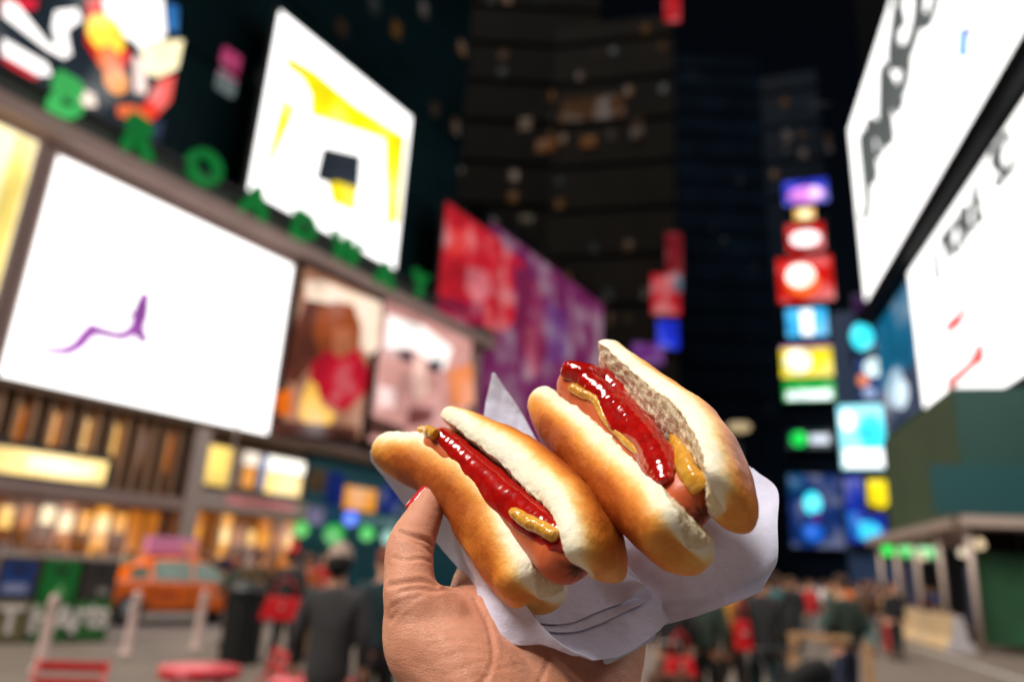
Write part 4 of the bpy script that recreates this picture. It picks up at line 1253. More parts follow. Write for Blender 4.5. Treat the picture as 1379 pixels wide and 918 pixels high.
# ---- bun
def make_bun_mat():
    m, nt, p = node_mat('bread')
    tc = N(nt, 'ShaderNodeTexCoord')
    bake = N(nt, 'ShaderNodeAttribute', attribute_name='bake')
    crumb = N(nt, 'ShaderNodeAttribute', attribute_name='crumb')
    stain = N(nt, 'ShaderNodeAttribute', attribute_name='stain')
    n1 = tex(nt, tc, 'ShaderNodeTexNoise', 60, 6, 0.65)
    n2 = tex(nt, tc, 'ShaderNodeTexNoise', 420, 4, 0.7)
    f = math_node(nt, 'ADD', bake.outputs['Fac'], math_node(nt, 'MULTIPLY', math_node(nt, 'SUBTRACT', n1.outputs[0], 0.5), 0.55))
    f = math_node(nt, 'ADD', f, math_node(nt, 'MULTIPLY', math_node(nt, 'SUBTRACT', n2.outputs[0], 0.5), 0.22))
    crust = ramp(nt, f, [(0.0, S(255, 248, 226)), (0.16, S(254, 240, 206)), (0.32, S(247, 208, 138)), (0.5, S(236, 166, 76)), (0.72, S(216, 128, 44)), (1.0, S(168, 80, 22))])
    n3 = tex(nt, tc, 'ShaderNodeTexNoise', 700, 3, 0.7)
    inner = ramp(nt, n3.outputs[0], [(0.25, S(226, 200, 156)), (0.55, S(250, 236, 204)), (0.85, S(254, 246, 224))])
    mx = N(nt, 'ShaderNodeMix', data_type='RGBA')
    nt.links.new(crumb.outputs['Fac'], mx.inputs[0])
    nt.links.new(crust.outputs[0], mx.inputs[6])
    nt.links.new(inner.outputs[0], mx.inputs[7])
    mx2 = N(nt, 'ShaderNodeMix', data_type='RGBA')
    n4 = tex(nt, tc, 'ShaderNodeTexNoise', 330, 4, 0.75)
    sf = math_node(nt, 'MULTIPLY', stain.outputs['Fac'], ramp(nt, n4.outputs[0], [(0.35, (0, 0, 0, 1)), (0.55, (1, 1, 1, 1))]).outputs[0])
    nt.links.new(sf, mx2.inputs[0])
    nt.links.new(mx.outputs[2], mx2.inputs[6])
    mx2.inputs[7].default_value = S(196, 66, 14)
    nt.links.new(mx2.outputs[2], p.inputs['Base Color'])
    rr = ramp(nt, crumb.outputs['Fac'], [(0.0, (0.46, 0.46, 0.46, 1)), (1.0, (0.9, 0.9, 0.9, 1))])
    nt.links.new(rr.outputs[0], p.inputs['Roughness'])
    p.inputs['Specular IOR Level'].default_value = 0.35
    p.inputs['Subsurface Weight'].default_value = 0.12
    p.inputs['Subsurface Radius'].default_value = (0.004, 0.002, 0.001)
    p.inputs['Subsurface Scale'].default_value = 1.0
    v = tex(nt, tc, 'ShaderNodeTexVoronoi', 900)
    hb = math_node(nt, 'MULTIPLY', v.outputs['Distance'], math_node(nt, 'ADD', math_node(nt, 'MULTIPLY', crumb.outputs['Fac'], 0.7), 0.1))
    hb = math_node(nt, 'ADD', hb, math_node(nt, 'MULTIPLY', n2.outputs[0], 0.8))
    b = N(nt, 'ShaderNodeBump')
    b.inputs['Strength'].default_value = 0.7
    b.inputs['Distance'].default_value = 0.0008
    nt.links.new(hb, b.inputs['Height'])
    nt.links.new(b.outputs[0], p.inputs['Normal'])
    return m
BREAD = make_bun_mat()

def make_sausage_mat():
    m, nt, p = node_mat('sausage_skin')
    tc = N(nt, 'ShaderNodeTexCoord')
    cap = N(nt, 'ShaderNodeAttribute', attribute_name='cap')
    n1 = tex(nt, tc, 'ShaderNodeTexNoise', 90, 6, 0.65)
    f = math_node(nt, 'ADD', cap.outputs['Fac'], math_node(nt, 'MULTIPLY', math_node(nt, 'SUBTRACT', n1.outputs[0], 0.5), 0.5))
    r = ramp(nt, f, [(0.0, S(208, 106, 62)), (0.35, S(192, 86, 46)), (0.7, S(134, 48, 22)), (1.0, S(70, 22, 10))])
    nt.links.new(r.outputs[0], p.inputs['Base Color'])
    p.inputs['Roughness'].default_value = 0.36
    p.inputs['Subsurface Weight'].default_value = 0.15
    p.inputs['Subsurface Radius'].default_value = (0.004, 0.001, 0.0006)
    p.inputs['Subsurface Scale'].default_value = 1.0
    n2 = tex(nt, tc, 'ShaderNodeTexNoise', 500, 5, 0.7)
    b = N(nt, 'ShaderNodeBump')
    b.inputs['Strength'].default_value = 0.35
    b.inputs['Distance'].default_value = 0.0006
    nt.links.new(n2.outputs[0], b.inputs['Height'])
    nt.links.new(b.outputs[0], p.inputs['Normal'])
    return m
SAUSAGE = make_sausage_mat()

def make_sauce_mat(name, c0, c1, rough, sss, bump):
    m, nt, p = node_mat(name)
    tc = N(nt, 'ShaderNodeTexCoord')
    n1 = tex(nt, tc, 'ShaderNodeTexNoise', 160, 5, 0.6)
    r = ramp(nt, n1.outputs[0], [(0.3, c0), (0.7, c1)])
    nt.links.new(r.outputs[0], p.inputs['Base Color'])
    p.inputs['Roughness'].default_value = rough
    p.inputs['Subsurface Weight'].default_value = sss
    p.inputs['Subsurface Radius'].default_value = (0.003, 0.0006, 0.0003)
    p.inputs['Subsurface Scale'].default_value = 1.0
    p.inputs['Coat Weight'].default_value = 0.4
    p.inputs['Coat Roughness'].default_value = 0.08
    n2 = tex(nt, tc, 'ShaderNodeTexNoise', 260, 4, 0.55)
    b = N(nt, 'ShaderNodeBump')
    b.inputs['Strength'].default_value = bump
    b.inputs['Distance'].default_value = 0.001
    nt.links.new(n2.outputs[0], b.inputs['Height'])
    nt.links.new(b.outputs[0], p.inputs['Normal'])
    return m
KETCHUP = make_sauce_mat('ketchup_sauce', S(146, 8, 6), S(180, 18, 10), 0.16, 0.2, 0.1)
MUSTARD = make_sauce_mat('mustard_sauce', S(196, 134, 30), S(226, 172, 62), 0.3, 0.15, 0.5)

class Dog:
    def __init__(s, far, near):
        s.far, s.near = far, near
        F, G = at(*far), at(*near)
        s.t = (G - F).normalized()
        dx, dy = near[0] - far[0], near[1] - far[1]
        l = math.hypot(dx, dy)
        s.ix, s.iy, s.len = dx / l, dy / l, l
        view = CM @ Vector((0, 0, -1))
        a = CM @ Vector((-(-dy) / l * 1.0, dx / l, 0))      # across the dog, to the upper right in the picture
        a = (a - s.t * a.dot(s.t)).normalized()
        s.a = a
        s.b = s.t.cross(a).normalized()
    def depth(s, px, py, off=0.0):
        q = ((px - s.far[0]) * s.ix + (py - s.far[1]) * s.iy) / s.len
        return s.far[2] + (s.near[2] - s.far[2]) * q + off

def frames(path, b0):
    out = []
    for i, p in enumerate(path):
        t = (path[min(i + 1, len(path) - 1)] - path[max(i - 1, 0)]).normalized()
        b = (b0 - t * b0.dot(t)).normalized()
        out.append((t, b.cross(t).normalized(), b))
    return out

def fb(p, oct_, seed=0.0):
    return noise.fractal(Vector(p) + Vector((seed, seed * 1.7, -seed)), 0.8, 2.1, oct_)

def bun_half(dog, ctrl, side, phi, cut, parent, seed, hh=0.021, e0=0.16, e1=0.16, stain=None, pw=2.25, bmax=1.0, bang=20):
    """ctrl: (px, py, half width px, depth offset, height factor); side=+1 when the sausage lies towards +a"""
    NS, NA = 190, 128
    pts = [tuple(at(x, y, dog.depth(x, y, off))) + (w * dog.depth(x, y, off) / FPX, hf) for (x, y, w, off, hf) in ctrl]
    sp = spline(pts, NS)
    path = [Vector(q[:3]) for q in sp]
    fr = frames(path, dog.b)
    verts, crumb, bake, st = [], [], [], []
    n0 = Vector((math.cos(phi), math.sin(phi)))
    for i in range(NS):
        s = i / (NS - 1)
        k = 1.0
        if s < e0:
            k = (1 - (1 - s / e0) ** 2.4) ** (1 / 2.4)
        if s > 1 - e1:
            k = min(k, (1 - (1 - (1 - s) / e1) ** 2.4) ** (1 / 2.4))
        k = max(k, 0.02)
        w, h = sp[i][3] * k, hh * sp[i][4] * (0.25 + 0.75 * k if k > 0.03 else k)
        if k <= 0.03:
            h = hh * 0.02
        t, a, b = fr[i]
        for j in range(NA):
            th = 2 * math.pi * j / NA
            c, sn = math.cos(th), math.sin(th)
            x = math.copysign(abs(c) ** (2 / pw), c)
            y = math.copysign(abs(sn) ** (2 / pw), sn)
            d = x * n0.x + y * n0.y
            q = path[i]
            edge_n = 0.05 * fb((q + a * (x * w * side) + b * (y * h)) * 260, 3, seed + 5)
            cc = cut + edge_n
            cr_ = smoothstep(cc - 0.03, cc + 0.02, d)
            if d > cc:
                x -= n0.x * (d - cc)
                y -= n0.y * (d - cc)
            P = path[i] + a * (x * w * side) + b * (y * h)
            out = (a * (x * side) + b * y).normalized()
            lowf = fb(P * 38, 2, seed) * 0.0013 + fb(P * 120, 2, seed + 4) * 0.00035
            fine = fb(P * 260, 3, seed) * (0.0001 + 0.00042 * cr_ + 0.0004 * smoothstep(cut - .3, cut, d) * (1 - cr_))
            P = P + out * (lowf + fine) * min(1, k * 1.5)
            if cr_ > 0.5:
                pit = max(0, fb(P * 330, 2, seed + 3) - 0.2) * 0.0009
                P = P - out * pit
            verts.append(P)
            crumb.append(cr_)
            bk = smoothstep(0.0, 1.0, (0.86 - (x * math.cos(R(bang)) + y * math.sin(R(bang)))) / 1.25) * bmax
            bake.append(bk * (0.55 + 0.45 * smoothstep(0, 0.25, min(s, 1 - s))) + 0.25 * fb(P * 30, 2, seed + 9) * bk)
            sv = 0.0
            if stain and d > cut - 0.35:
                sv = max(0.0, 1 - abs((s - stain[0]) / stain[1]) ** 4) * smoothstep(-0.2, 0.5, (cut + 0.1 - y) if False else (stain[2] - y))
            st.append(sv)
    faces = [[i * NA + j, i * NA + (j + 1) % NA, (i + 1) * NA + (j + 1) % NA, (i + 1) * NA + j] for i in range(NS - 1) for j in range(NA)]
    faces += [list(range(NA))[::-1], [(NS - 1) * NA + j for j in range(NA)]]
    if side < 0:
        faces = [f[::-1] for f in faces]
    return wpart('bun_half', verts, faces, BREAD, parent, attrs={'crumb': crumb, 'bake': bake, 'stain': st})

def sausage(dog, ctrl, r, parent, seed, grow=1.0):
    NS, NA = 120, 56
    sp = spline([tuple(at(*q)) for q in ctrl], NS)
    path = [Vector(q) for q in sp]
    L = [0.0]
    for i in range(1, NS):
        L.append(L[-1] + (path[i] - path[i - 1]).length)
    # resample ends so the rounded caps are smooth
    tot = L[-1]
    ss = []
    for i in range(40):
        ss.append(r * (1 - math.cos(math.pi / 2 * i / 39)))
    ss = ss + [r + (tot - 2 * r) * i / 80 for i in range(1, 80)] + [tot - v for v in ss[::-1]]
    def pos(u):
        k = max(1, next((i for i in range(1, NS) if L[i] >= u - 1e-9), NS - 1))
        f = (u - L[k - 1]) / max(1e-9, L[k] - L[k - 1])
        return path[k - 1].lerp(path[k], f)
    P = [pos(u) for u in ss]
    fr = frames(P, dog.b)
    verts, cap = [], []
    for i, u in enumerate(ss):
        e = min(u, tot - u)
        rr = r * math.sqrt(max(0.0, 1 - (1 - min(e, r) / r) ** 2)) if e < r else r
        rr *= 1 + (grow - 1) * smoothstep(.35, 1.0, u / tot)
        t, a, b = fr[i]
        for j in range(NA):
            th = 2 * math.pi * j / NA
            k = 0.0
            near_end = u > tot / 2
            if e < r * 0.55:
                w = 1 - e / (r * 0.55)
                k = w * (0.5 + 0.5 * math.cos(th * 9 + 1.3 * fb((math.cos(th) * 2, math.sin(th) * 2, 0), 2, seed)))
            q = P[i] + (a * math.cos(th) + b * math.sin(th)) * rr
            dirn = (a * math.cos(th) + b * math.sin(th))
            q = q + dirn * (0.0005 * fb(q * 60, 3, seed)) - t * (k * 0.0005 * (1 if near_end else -1))
            verts.append(q)
            cap.append(0.2 + max(0, 0.5 * (1 - e / (r * 0.6))) * (0.3 + 0.7 * k) + 0.4 * (smoothstep(r * 0.10, 0, e)))
    n = len(ss)
    faces = [[i * NA + j, i * NA + (j + 1) % NA, (i + 1) * NA + (j + 1) % NA, (i + 1) * NA + j] for i in range(n - 1) for j in range(NA)]
    faces += [list(range(NA))[::-1], [(n - 1) * NA + j for j in range(NA)]]
    return wpart('sausage', verts, faces, SAUSAGE, parent, attrs={'cap': cap})

def bvh_of(objs):
    vs, fs = [], []
    for o in objs:
        off = o.parent.location if o.parent else Vector()
        n = len(vs)
        vs += [v.co + off for v in o.data.vertices]
        fs += [[i + n for i in p.vertices] for p in o.data.polygons]
    return BVHTree.FromPolygons(vs, fs)

def drape(bvh, px, py, fallback):
    d = ray(px, py)
    hit, nrm, idx, dist = bvh.ray_cast(CO, d.normalized())
    if hit is None:
        return at(px, py, fallback), -d.normalized()
    return hit, nrm

def sauce(name, m, dog, bvh, ctrl, parent, seed, wav=0.12, fine=0.0003, lift=0.0):
    """ctrl: (px, py, half width px, thickness m): a thick squeezed strand lying on whatever is under it"""
    NS, NA = 150, 36
    sp = spline(ctrl, NS)
    raw, nr = [], []
    for (x, y, w, h) in sp:
        q, n = drape(bvh, x, y, dog.depth(x, y, -0.008))
        raw.append(q)
        nr.append(n)
    for _ in range(10):
        raw = [raw[max(0, i - 2)] * 0.2 + raw[max(0, i - 1)] * 0.2 + raw[i] * 0.2 + raw[min(NS - 1, i + 1)] * 0.2 + raw[min(NS - 1, i + 2)] * 0.2 for i in range(NS)]
        nr = [(nr[max(0, i - 1)] + nr[i] + nr[min(NS - 1, i + 1)]).normalized() for i in range(NS)]
    total = sum((raw[i + 1] - raw[i]).length for i in range(NS - 1))
    verts = []
    for i in range(NS):
        t = (raw[min(i + 1, NS - 1)] - raw[max(i - 1, 0)]).normalized()
        b = (nr[i] - t * nr[i].dot(t)).normalized()
        a = b.cross(t).normalized()
        s = i / (NS - 1)
        dpt = (raw[i] - CO).dot(CM @ Vector((0, 0, -1)))
        w, h = max(1.0, sp[i][2]) * dpt / FPX, sp[i][3]
        L = min(0.45, 1.15 * w / max(1e-6, total))
        k = 1.0
        if s < L:
            k = math.sqrt(max(0.0, 1 - (1 - s / L) ** 2))
        elif s > 1 - L:
            k = math.sqrt(max(0.0, 1 - (1 - (1 - s) / L) ** 2))
        k = max(k, 0.03)
        for j in range(NA):
            th = 2 * math.pi * j / NA
            c, sn = math.cos(th), math.sin(th)
            wv = 1 + wav * fb((s * 9, c * 0.5, seed), 2, seed) * 1.6
            x = c * w * k * wv
            y = sn * h * (k if k > 0.2 else k) * (1 + 0.16 * fb((s * 6, c * 0.6, 3), 2, seed + 2))
            drop = -(c * c) * 0.5 * w * min(1.0, w / 0.012)         # edges follow the round sausage
            q = raw[i] + a * x + b * (y + drop * k + lift)
            q = q + b * fine * fb(q * 500, 3, seed)
            verts.append(q)
    faces = [[i * NA + j, i * NA + (j + 1) % NA, (i + 1) * NA + (j + 1) % NA, (i + 1) * NA + j] for i in range(NS - 1) for j in range(NA)]
    faces += [list(range(NA))[::-1], [(NS - 1) * NA + j for j in range(NA)]]
    o = wpart(name, verts, faces, m, parent)
    bm = bmesh.new()
    bm.from_mesh(o.data)
    bmesh.ops.recalc_face_normals(bm, faces=bm.faces[:])
    bm.to_mesh(o.data)
    bm.free()
    return o

# ---- hot dog lying against the thumb
DOG1 = Dog((572, 582, 0.425), (766, 762, 0.332))
d1 = thing('hot_dog', at(700, 720, 0.375), 'hot dog with smooth ketchup and a short dab of mustard, held under the thumb', 'hot dog', 'hot dogs held in the hand')
s1 = sausage(DOG1, [(580, 590, .412), (631, 634, .387), (692, 686, .357), (740, 726, .335), (780, 764, .314)], 0.0118, d1, 1.0, grow=1.16)
l1 = bun_half(DOG1, [(520, 609, 25, .004, .8), (550, 615, 36, .002, .9), (594, 628, 43, 0, .95), (638, 658, 50, -.002, 1), (673, 704, 58, -.002, 1), (704, 760, 51, 0, 1.05), (725, 806, 40, 0, 1)],
              +1, R(8), 0.80, d1, 11.0, hh=0.020, e0=0.09, e1=0.10, bang=8)
r1 = bun_half(DOG1, [(614, 566, 18, .004, .8), (655, 590, 27, 0, .9), (705, 626, 36, -.002, 1), (748, 664, 41, -.003, 1), (784, 700, 38, -.002, 1.15), (801, 738, 32, 0, 1.2), (800, 774, 27, .002, 1.1)],
              -1, R(22), 0.74, d1, 23.0, hh=0.021, e0=0.05, e1=0.11, bang=52)
def bun_hinge(dog, ctrl, parent, seed):
    pts = [(x, y, w, off, hf) for (x, y, w, off, hf) in ctrl]
    o = bun_half(dog, pts, +1, R(90), 0.5, parent, seed, hh=0.012, e0=.1, e1=.1, bang=90)
    o.name = 'bun_hinge'
    return o
bun_hinge(DOG1, [(600, 600, 24, .014, .9), (650, 650, 30, .013, 1), (690, 690, 34, .013, 1), (722, 722, 34, .014, .9)], d1, 77.0)
bv1 = bvh_of([s1])
sauce('ketchup', KETCHUP, DOG1, bv1, [(588, 580, 10, .0022), (614, 598, 17, .0022), (655, 636, 25, .0024), (700, 676, 29, .0026), (742, 704, 31, .0026), (768, 720, 29, .0024), (784, 736, 20, .002)], d1, 31.0, wav=.06)
bv1b = bvh_of([s1] + [o for o in d1.children if o.name.startswith('ketchup')])
sauce('mustard', MUSTARD, DOG1, bv1b, [(690, 688, 7, .0025), (712, 702, 10, .0035), (732, 712, 10, .0035), (752, 724, 10, .0035)], d1, 37.0, wav=.06, lift=.001)
sauce('mustard', MUSTARD, DOG1, bv1b, [(566, 580, 7, .003), (576, 581, 8, .003), (590, 586, 7, .003)], d1, 38.0, wav=.06, lift=.001)

# ---- hot dog leaning on it
DOG2 = Dog((770, 514, 0.42), (938, 682, 0.315))
d2 = thing('hot_dog', at(880, 640, 0.365), 'hot dog with glossy wavy ketchup and a thick mustard strand, leaning on the paler napkin', 'hot dog', 'hot dogs held in the hand')
s2 = sausage(DOG2, [(764, 505, .415), (820, 564, .383), (870, 616, .352), (912, 660, .327), (946, 694, .310)], 0.0122, d2, 2.0, grow=1.1)
l2 = bun_half(DOG2, [(732, 540, 25, .002, .8), (762, 574, 36, 0, .95), (800, 612, 42, -.002, 1), (838, 650, 46, -.002, 1), (874, 688, 48, -.001, 1.05), (904, 718, 45, 0, 1.05), (924, 738, 38, .001, .9)],
              +1, R(6), 0.80, d2, 41.0, hh=0.021, e0=0.11, e1=0.12, bang=8)
r2 = bun_half(DOG2, [(822, 488, 28, .004, .9), (850, 514, 32, .001, .95), (892, 554, 42, 0, 1), (937, 592, 44, 0, 1.05), (960, 626, 40, 0, 1.05), (974, 658, 33, .001, 1.05), (977, 688, 28, .002, 1.0)],
              -1, R(48), 0.58, d2, 53.0, hh=0.022, e0=0.05, e1=0.12, stain=(0.32, 0.24, -0.05), bang=72)
bun_hinge(DOG2, [(792, 530, 24, .014, .9), (830, 570, 30, .013, 1), (868, 612, 36, .013, 1), (900, 644, 36, .014, .9)], d2, 78.0)
bv2 = bvh_of([s2])
sauce('mustard', MUSTARD, DOG2, bv2, [(768, 520, 7, .003), (786, 530, 7, .003), (802, 538, 7, .003), (818, 566, 7, .003), (844, 594, 7, .003), (868, 616, 6, .003)], d2, 61.0, wav=.06)
sauce('ketchup', KETCHUP, DOG2, bv2, [(763, 497, 14, .0045), (780, 503, 19, .004), (802, 506, 28, .004), (826, 524, 33, .004), (848, 554, 32, .004), (872, 592, 29, .004), (888, 630, 25, .0035), (898, 656, 13, .003)], d2, 67.0, wav=.12, lift=.0016)
sauce('ketchup', KETCHUP, DOG2, bv2, [(782, 506, 14, .003), (806, 522, 18, .0036), (828, 544, 19, .0036), (850, 570, 20, .0036), (866, 588, 16, .003)], d2, 69.0, wav=.1, lift=.0012)
bv2b = bvh_of([s2] + [o for o in d2.children if o.name.startswith('ketchup')])
sauce('mustard', MUSTARD, DOG2, bv2b, [(908, 586, 8, .003), (916, 606, 12, .0045), (922, 628, 14, .005), (934, 648, 15, .005), (944, 658, 14, .005)], d2, 71.0, wav=.06, lift=.001)

# ---- paper napkins
def make_paper_mat():
    m, nt, p = node_mat('napkin_paper')
    tc = N(nt, 'ShaderNodeTexCoord')
    n1 = tex(nt, tc, 'ShaderNodeTexNoise', 45, 5, 0.6)
    r = ramp(nt, n1.outputs[0], [(0.3, S(222, 224, 249)), (0.7, S(233, 235, 254))])
    nt.links.new(r.outputs[0], p.inputs['Base Color'])
    p.inputs['Roughness'].default_value = 0.85
    p.inputs['Specular IOR Level'].default_value = 0.2
    n2 = tex(nt, tc, 'ShaderNodeTexNoise', 900, 4, 0.7)
    n3 = tex(nt, tc, 'ShaderNodeTexNoise', 110, 3, 0.5)
    h = math_node(nt, 'ADD', math_node(nt, 'MULTIPLY', n2.outputs[0], 0.35), n3.outputs[0])
    b = N(nt, 'ShaderNodeBump')
    b.inputs['Strength'].default_value = 0.6
    b.inputs['Distance'].default_value = 0.0014
    nt.links.new(h, b.inputs['Height'])
    nt.links.new(b.outputs[0], p.inputs['Normal'])
    tr = N(nt, 'ShaderNodeBsdfTranslucent')
    tr.inputs[0].default_value = S(232, 230, 240)
    ms = N(nt, 'ShaderNodeMixShader')
    ms.inputs[0].default_value = 0.18
    nt.links.new(p.outputs[0], ms.inputs[1])
    nt.links.new(tr.outputs[0], ms.inputs[2])
    nt.links.new(ms.outputs[0], nt.nodes['Material Output'].inputs[0])
    return m
PAPER = make_paper_mat()

def sheet(name, rows, parent, seed, nu=70, nv=40, wr=0.0006, thick=0.00035, ragged=0.0):
    """rows: lists of (px, py, depth); smooth sheet through them, with its own thickness"""
    lines = [spline([tuple(at(*q)) for q in r], nu) for r in rows]
    grid = [spline([l[i] for l in lines], nv) for i in range(nu)]
    P = [[Vector(q) for q in g] for g in grid]
    top, bot = [], []
    for i in range(nu):
        for j in range(nv):
            du = P[min(i + 1, nu - 1)][j] - P[max(i - 1, 0)][j]
            dv = P[i][min(j + 1, nv - 1)] - P[i][max(j - 1, 0)]
            n = du.cross(dv)
            n = n.normalized() if n.length > 1e-12 else Vector((0, 0, 1))
            q = P[i][j]
            w = wr * (fb(q * 55, 3, seed) + 0.5 * fb(Vector((q.x * 160, q.y * 40, q.z * 60)), 2, seed + 1) + 1.6 * (0.35 - abs(fb(q * 34, 2, seed + 7))))
            if ragged and (i in (0, nu - 1) or j in (0, nv - 1)):
                q = q + (du.normalized() if du.length > 1e-9 else du) * ragged * fb(q * 300, 3, seed)
            top.append(q + n * (w + thick / 2))
            bot.append(q + n * (w - thick / 2))
    M = nu * nv
    verts = top + bot
    faces = []
    for i in range(nu - 1):
        for j in range(nv - 1):
            f = [i * nv + j, (i + 1) * nv + j, (i + 1) * nv + j + 1, i * nv + j + 1]
            faces.append(f)
            faces.append([k + M for k in f[::-1]])
    ring = [i * nv for i in range(nu)] + [(nu - 1) * nv + j for j in range(1, nv)] + [i * nv + nv - 1 for i in range(nu - 2, -1, -1)] + [j for j in range(nv - 2, 0, -1)]
    for k in range(len(ring)):
        a, b = ring[k], ring[(k + 1) % len(ring)]
        faces.append([b, a, a + M, b + M])
    return wpart(name, verts, faces, PAPER, parent)

n1 = thing('paper_napkin', at(720, 850, 0.365), 'white paper napkin in folded layers wrapped around the hot dog under the thumb', 'napkin', 'paper napkins under the hot dogs')
# outer wrap: runs along the left bun half, turns down into the front flap
sheet('wrap', [
    [(499, 606, .428), (540, 625, .416), (580, 646, .404), (602, 676, .388), (620, 722, .372), (648, 758, .354), (686, 783, .338), (706, 812, .332), (730, 843, .328), (764, 872, .324), (800, 888, .324)],
    [(500, 612, .434), (534, 640, .428), (574, 680, .420), (600, 712, .404), (624, 748, .386), (645, 782, .364), (664, 806, .345), (682, 832, .337), (712, 856, .331), (758, 876, .326), (798, 888, .325)],
    [(501, 621, .440), (530, 660, .438), (562, 702, .434), (592, 736, .420), (618, 764, .402), (640, 792, .372), (642, 832, .350), (660, 854, .340), (696, 868, .333), (752, 869, .328), (792, 886, .326)],
], n1, 3.0, nu=130)
sheet('inner_fold', [
    [(590, 652, .402), (612, 690, .386), (636, 735, .368), (664, 768, .350), (692, 800, .341), (716, 828, .336)],
    [(592, 668, .404), (612, 706, .389), (634, 748, .371), (662, 786, .352), (690, 820, .342), (722, 848, .336)],
    [(596, 690, .410), (610, 722, .394), (632, 764, .377), (660, 806, .356), (692, 840, .345), (730, 862, .337)],
], n1, 4.0, nu=80)
# layers lying under the near end of the bun
low = sheet('lower_layer', [
    [(690, 760, .395), (750, 738, .400), (800, 738, .398), (834, 742, .392)],
    [(690, 800, .372), (760, 792, .377), (812, 786, .377), (858, 778, .374)],
    [(700, 836, .350), (770, 844, .352), (836, 826, .358), (882, 802, .362)],
    [(740, 864, .334), (800, 872, .338), (866, 846, .349), (906, 823, .355)],
    [(798, 889, .325), (836, 883, .331), (876, 858, .344), (890, 846, .350)],
], n1, 5.0, wr=0.0004)
def over(objs, rows, off):
    bt = bvh_of(objs)
    z = CM @ Vector((0, 0, -1))
    out = []
    for r in rows:
        line = []
        for (x, y, fbk) in r:
            h = bt.ray_cast(CO, ray(x, y).normalized())[0]
            line.append((x, y, (h - CO).dot(z) - off if h is not None else fbk))
        out.append(line)
    return out
mid = sheet('middle_layer', over([low], [
    [(692, 764, .39), (750, 742, .395), (796, 742, .394), (832, 746, .389)],
    [(694, 800, .368), (760, 790, .373), (806, 782, .373), (848, 774, .370)],
    [(704, 830, .348), (770, 832, .350), (830, 808, .356), (876, 796, .362)],
    [(722, 848, .340), (776, 850, .342), (832, 828, .352), (874, 808, .360)],
], .0012), n1, 6.0, ragged=.0006, wr=0.0005)
sheet('upper_layer', over([mid], [
    [(694, 766, .388), (750, 746, .391), (794, 746, .390), (830, 750, .386)],
    [(696, 800, .366), (760, 786, .369), (802, 780, .370), (844, 772, .367)],
    [(706, 824, .347), (766, 822, .348), (822, 800, .354), (866, 786, .358)],
    [(718, 838, .340), (768, 838, .342), (824, 816, .350), (868, 799, .357)],
], .0012), n1, 7.0, ragged=.0006, wr=0.0005)
sheet('under_corner', [
    [(780, 850, .352), (830, 850, .354), (890, 830, .362)],
    [(800, 880, .342), (836, 876, .346), (882, 856, .356)],
    [(812, 884, .342), (820, 893, .342), (878, 862, .354)],
], n1, 8.0)
sheet('back_corner', [
    [(663, 503, .468), (664, 502, .468), (666, 502, .468)],
    [(658, 526, .462), (671, 522, .465), (684, 528, .465)],
    [(653, 548, .456), (680, 545, .462), (704, 558, .460)],
    [(650, 590, .440), (690, 585, .450), (722, 592, .452)],
    [(660, 640, .425), (710, 640, .435), (750, 640, .440)],
], n1, 9.0)

n2 = thing('paper_napkin', at(960, 760, 0.37), 'smooth white paper napkin folded up around the hot dog with the mustard strand', 'napkin', 'paper napkins under the hot dogs')
sheet('folded_sheet', [
    [(835, 700, .436), (900, 690, .425), (960, 655, .402), (1004, 629, .398), (1011, 631, .396)],
    [(838, 735, .428), (900, 735, .404), (960, 712, .382), (1022, 672, .382), (1046, 657, .382)],
    [(840, 768, .415), (905, 772, .372), (965, 755, .362), (1022, 722, .364), (1047, 706, .368)],
    [(856, 802, .374), (915, 806, .354), (975, 788, .350), (1024, 764, .350), (1047, 748, .357)],
    [(868, 828, .361), (922, 822, .350), (978, 804, .346), (1022, 782, .351), (1040, 769, .355)],
    [(884, 844, .357), (930, 831, .346), (982, 814, .342), (1018, 799, .344), (1025, 795, .345)],
], n2, 12.0, nu=90, nv=70, wr=0.0004)
sheet('under_sheet', [
    [(846, 712, .452), (890, 700, .432), (940, 668, .410), (985, 636, .405), (1014, 630, .399)],
    [(850, 752, .435), (900, 748, .410), (955, 732, .390), (1004, 696, .388), (1042, 662, .388)],
    [(866, 800, .382), (925, 795, .374), (976, 778, .370), (1014, 752, .371), (1040, 725, .374)],
], n2, 13.0, wr=0.0004)

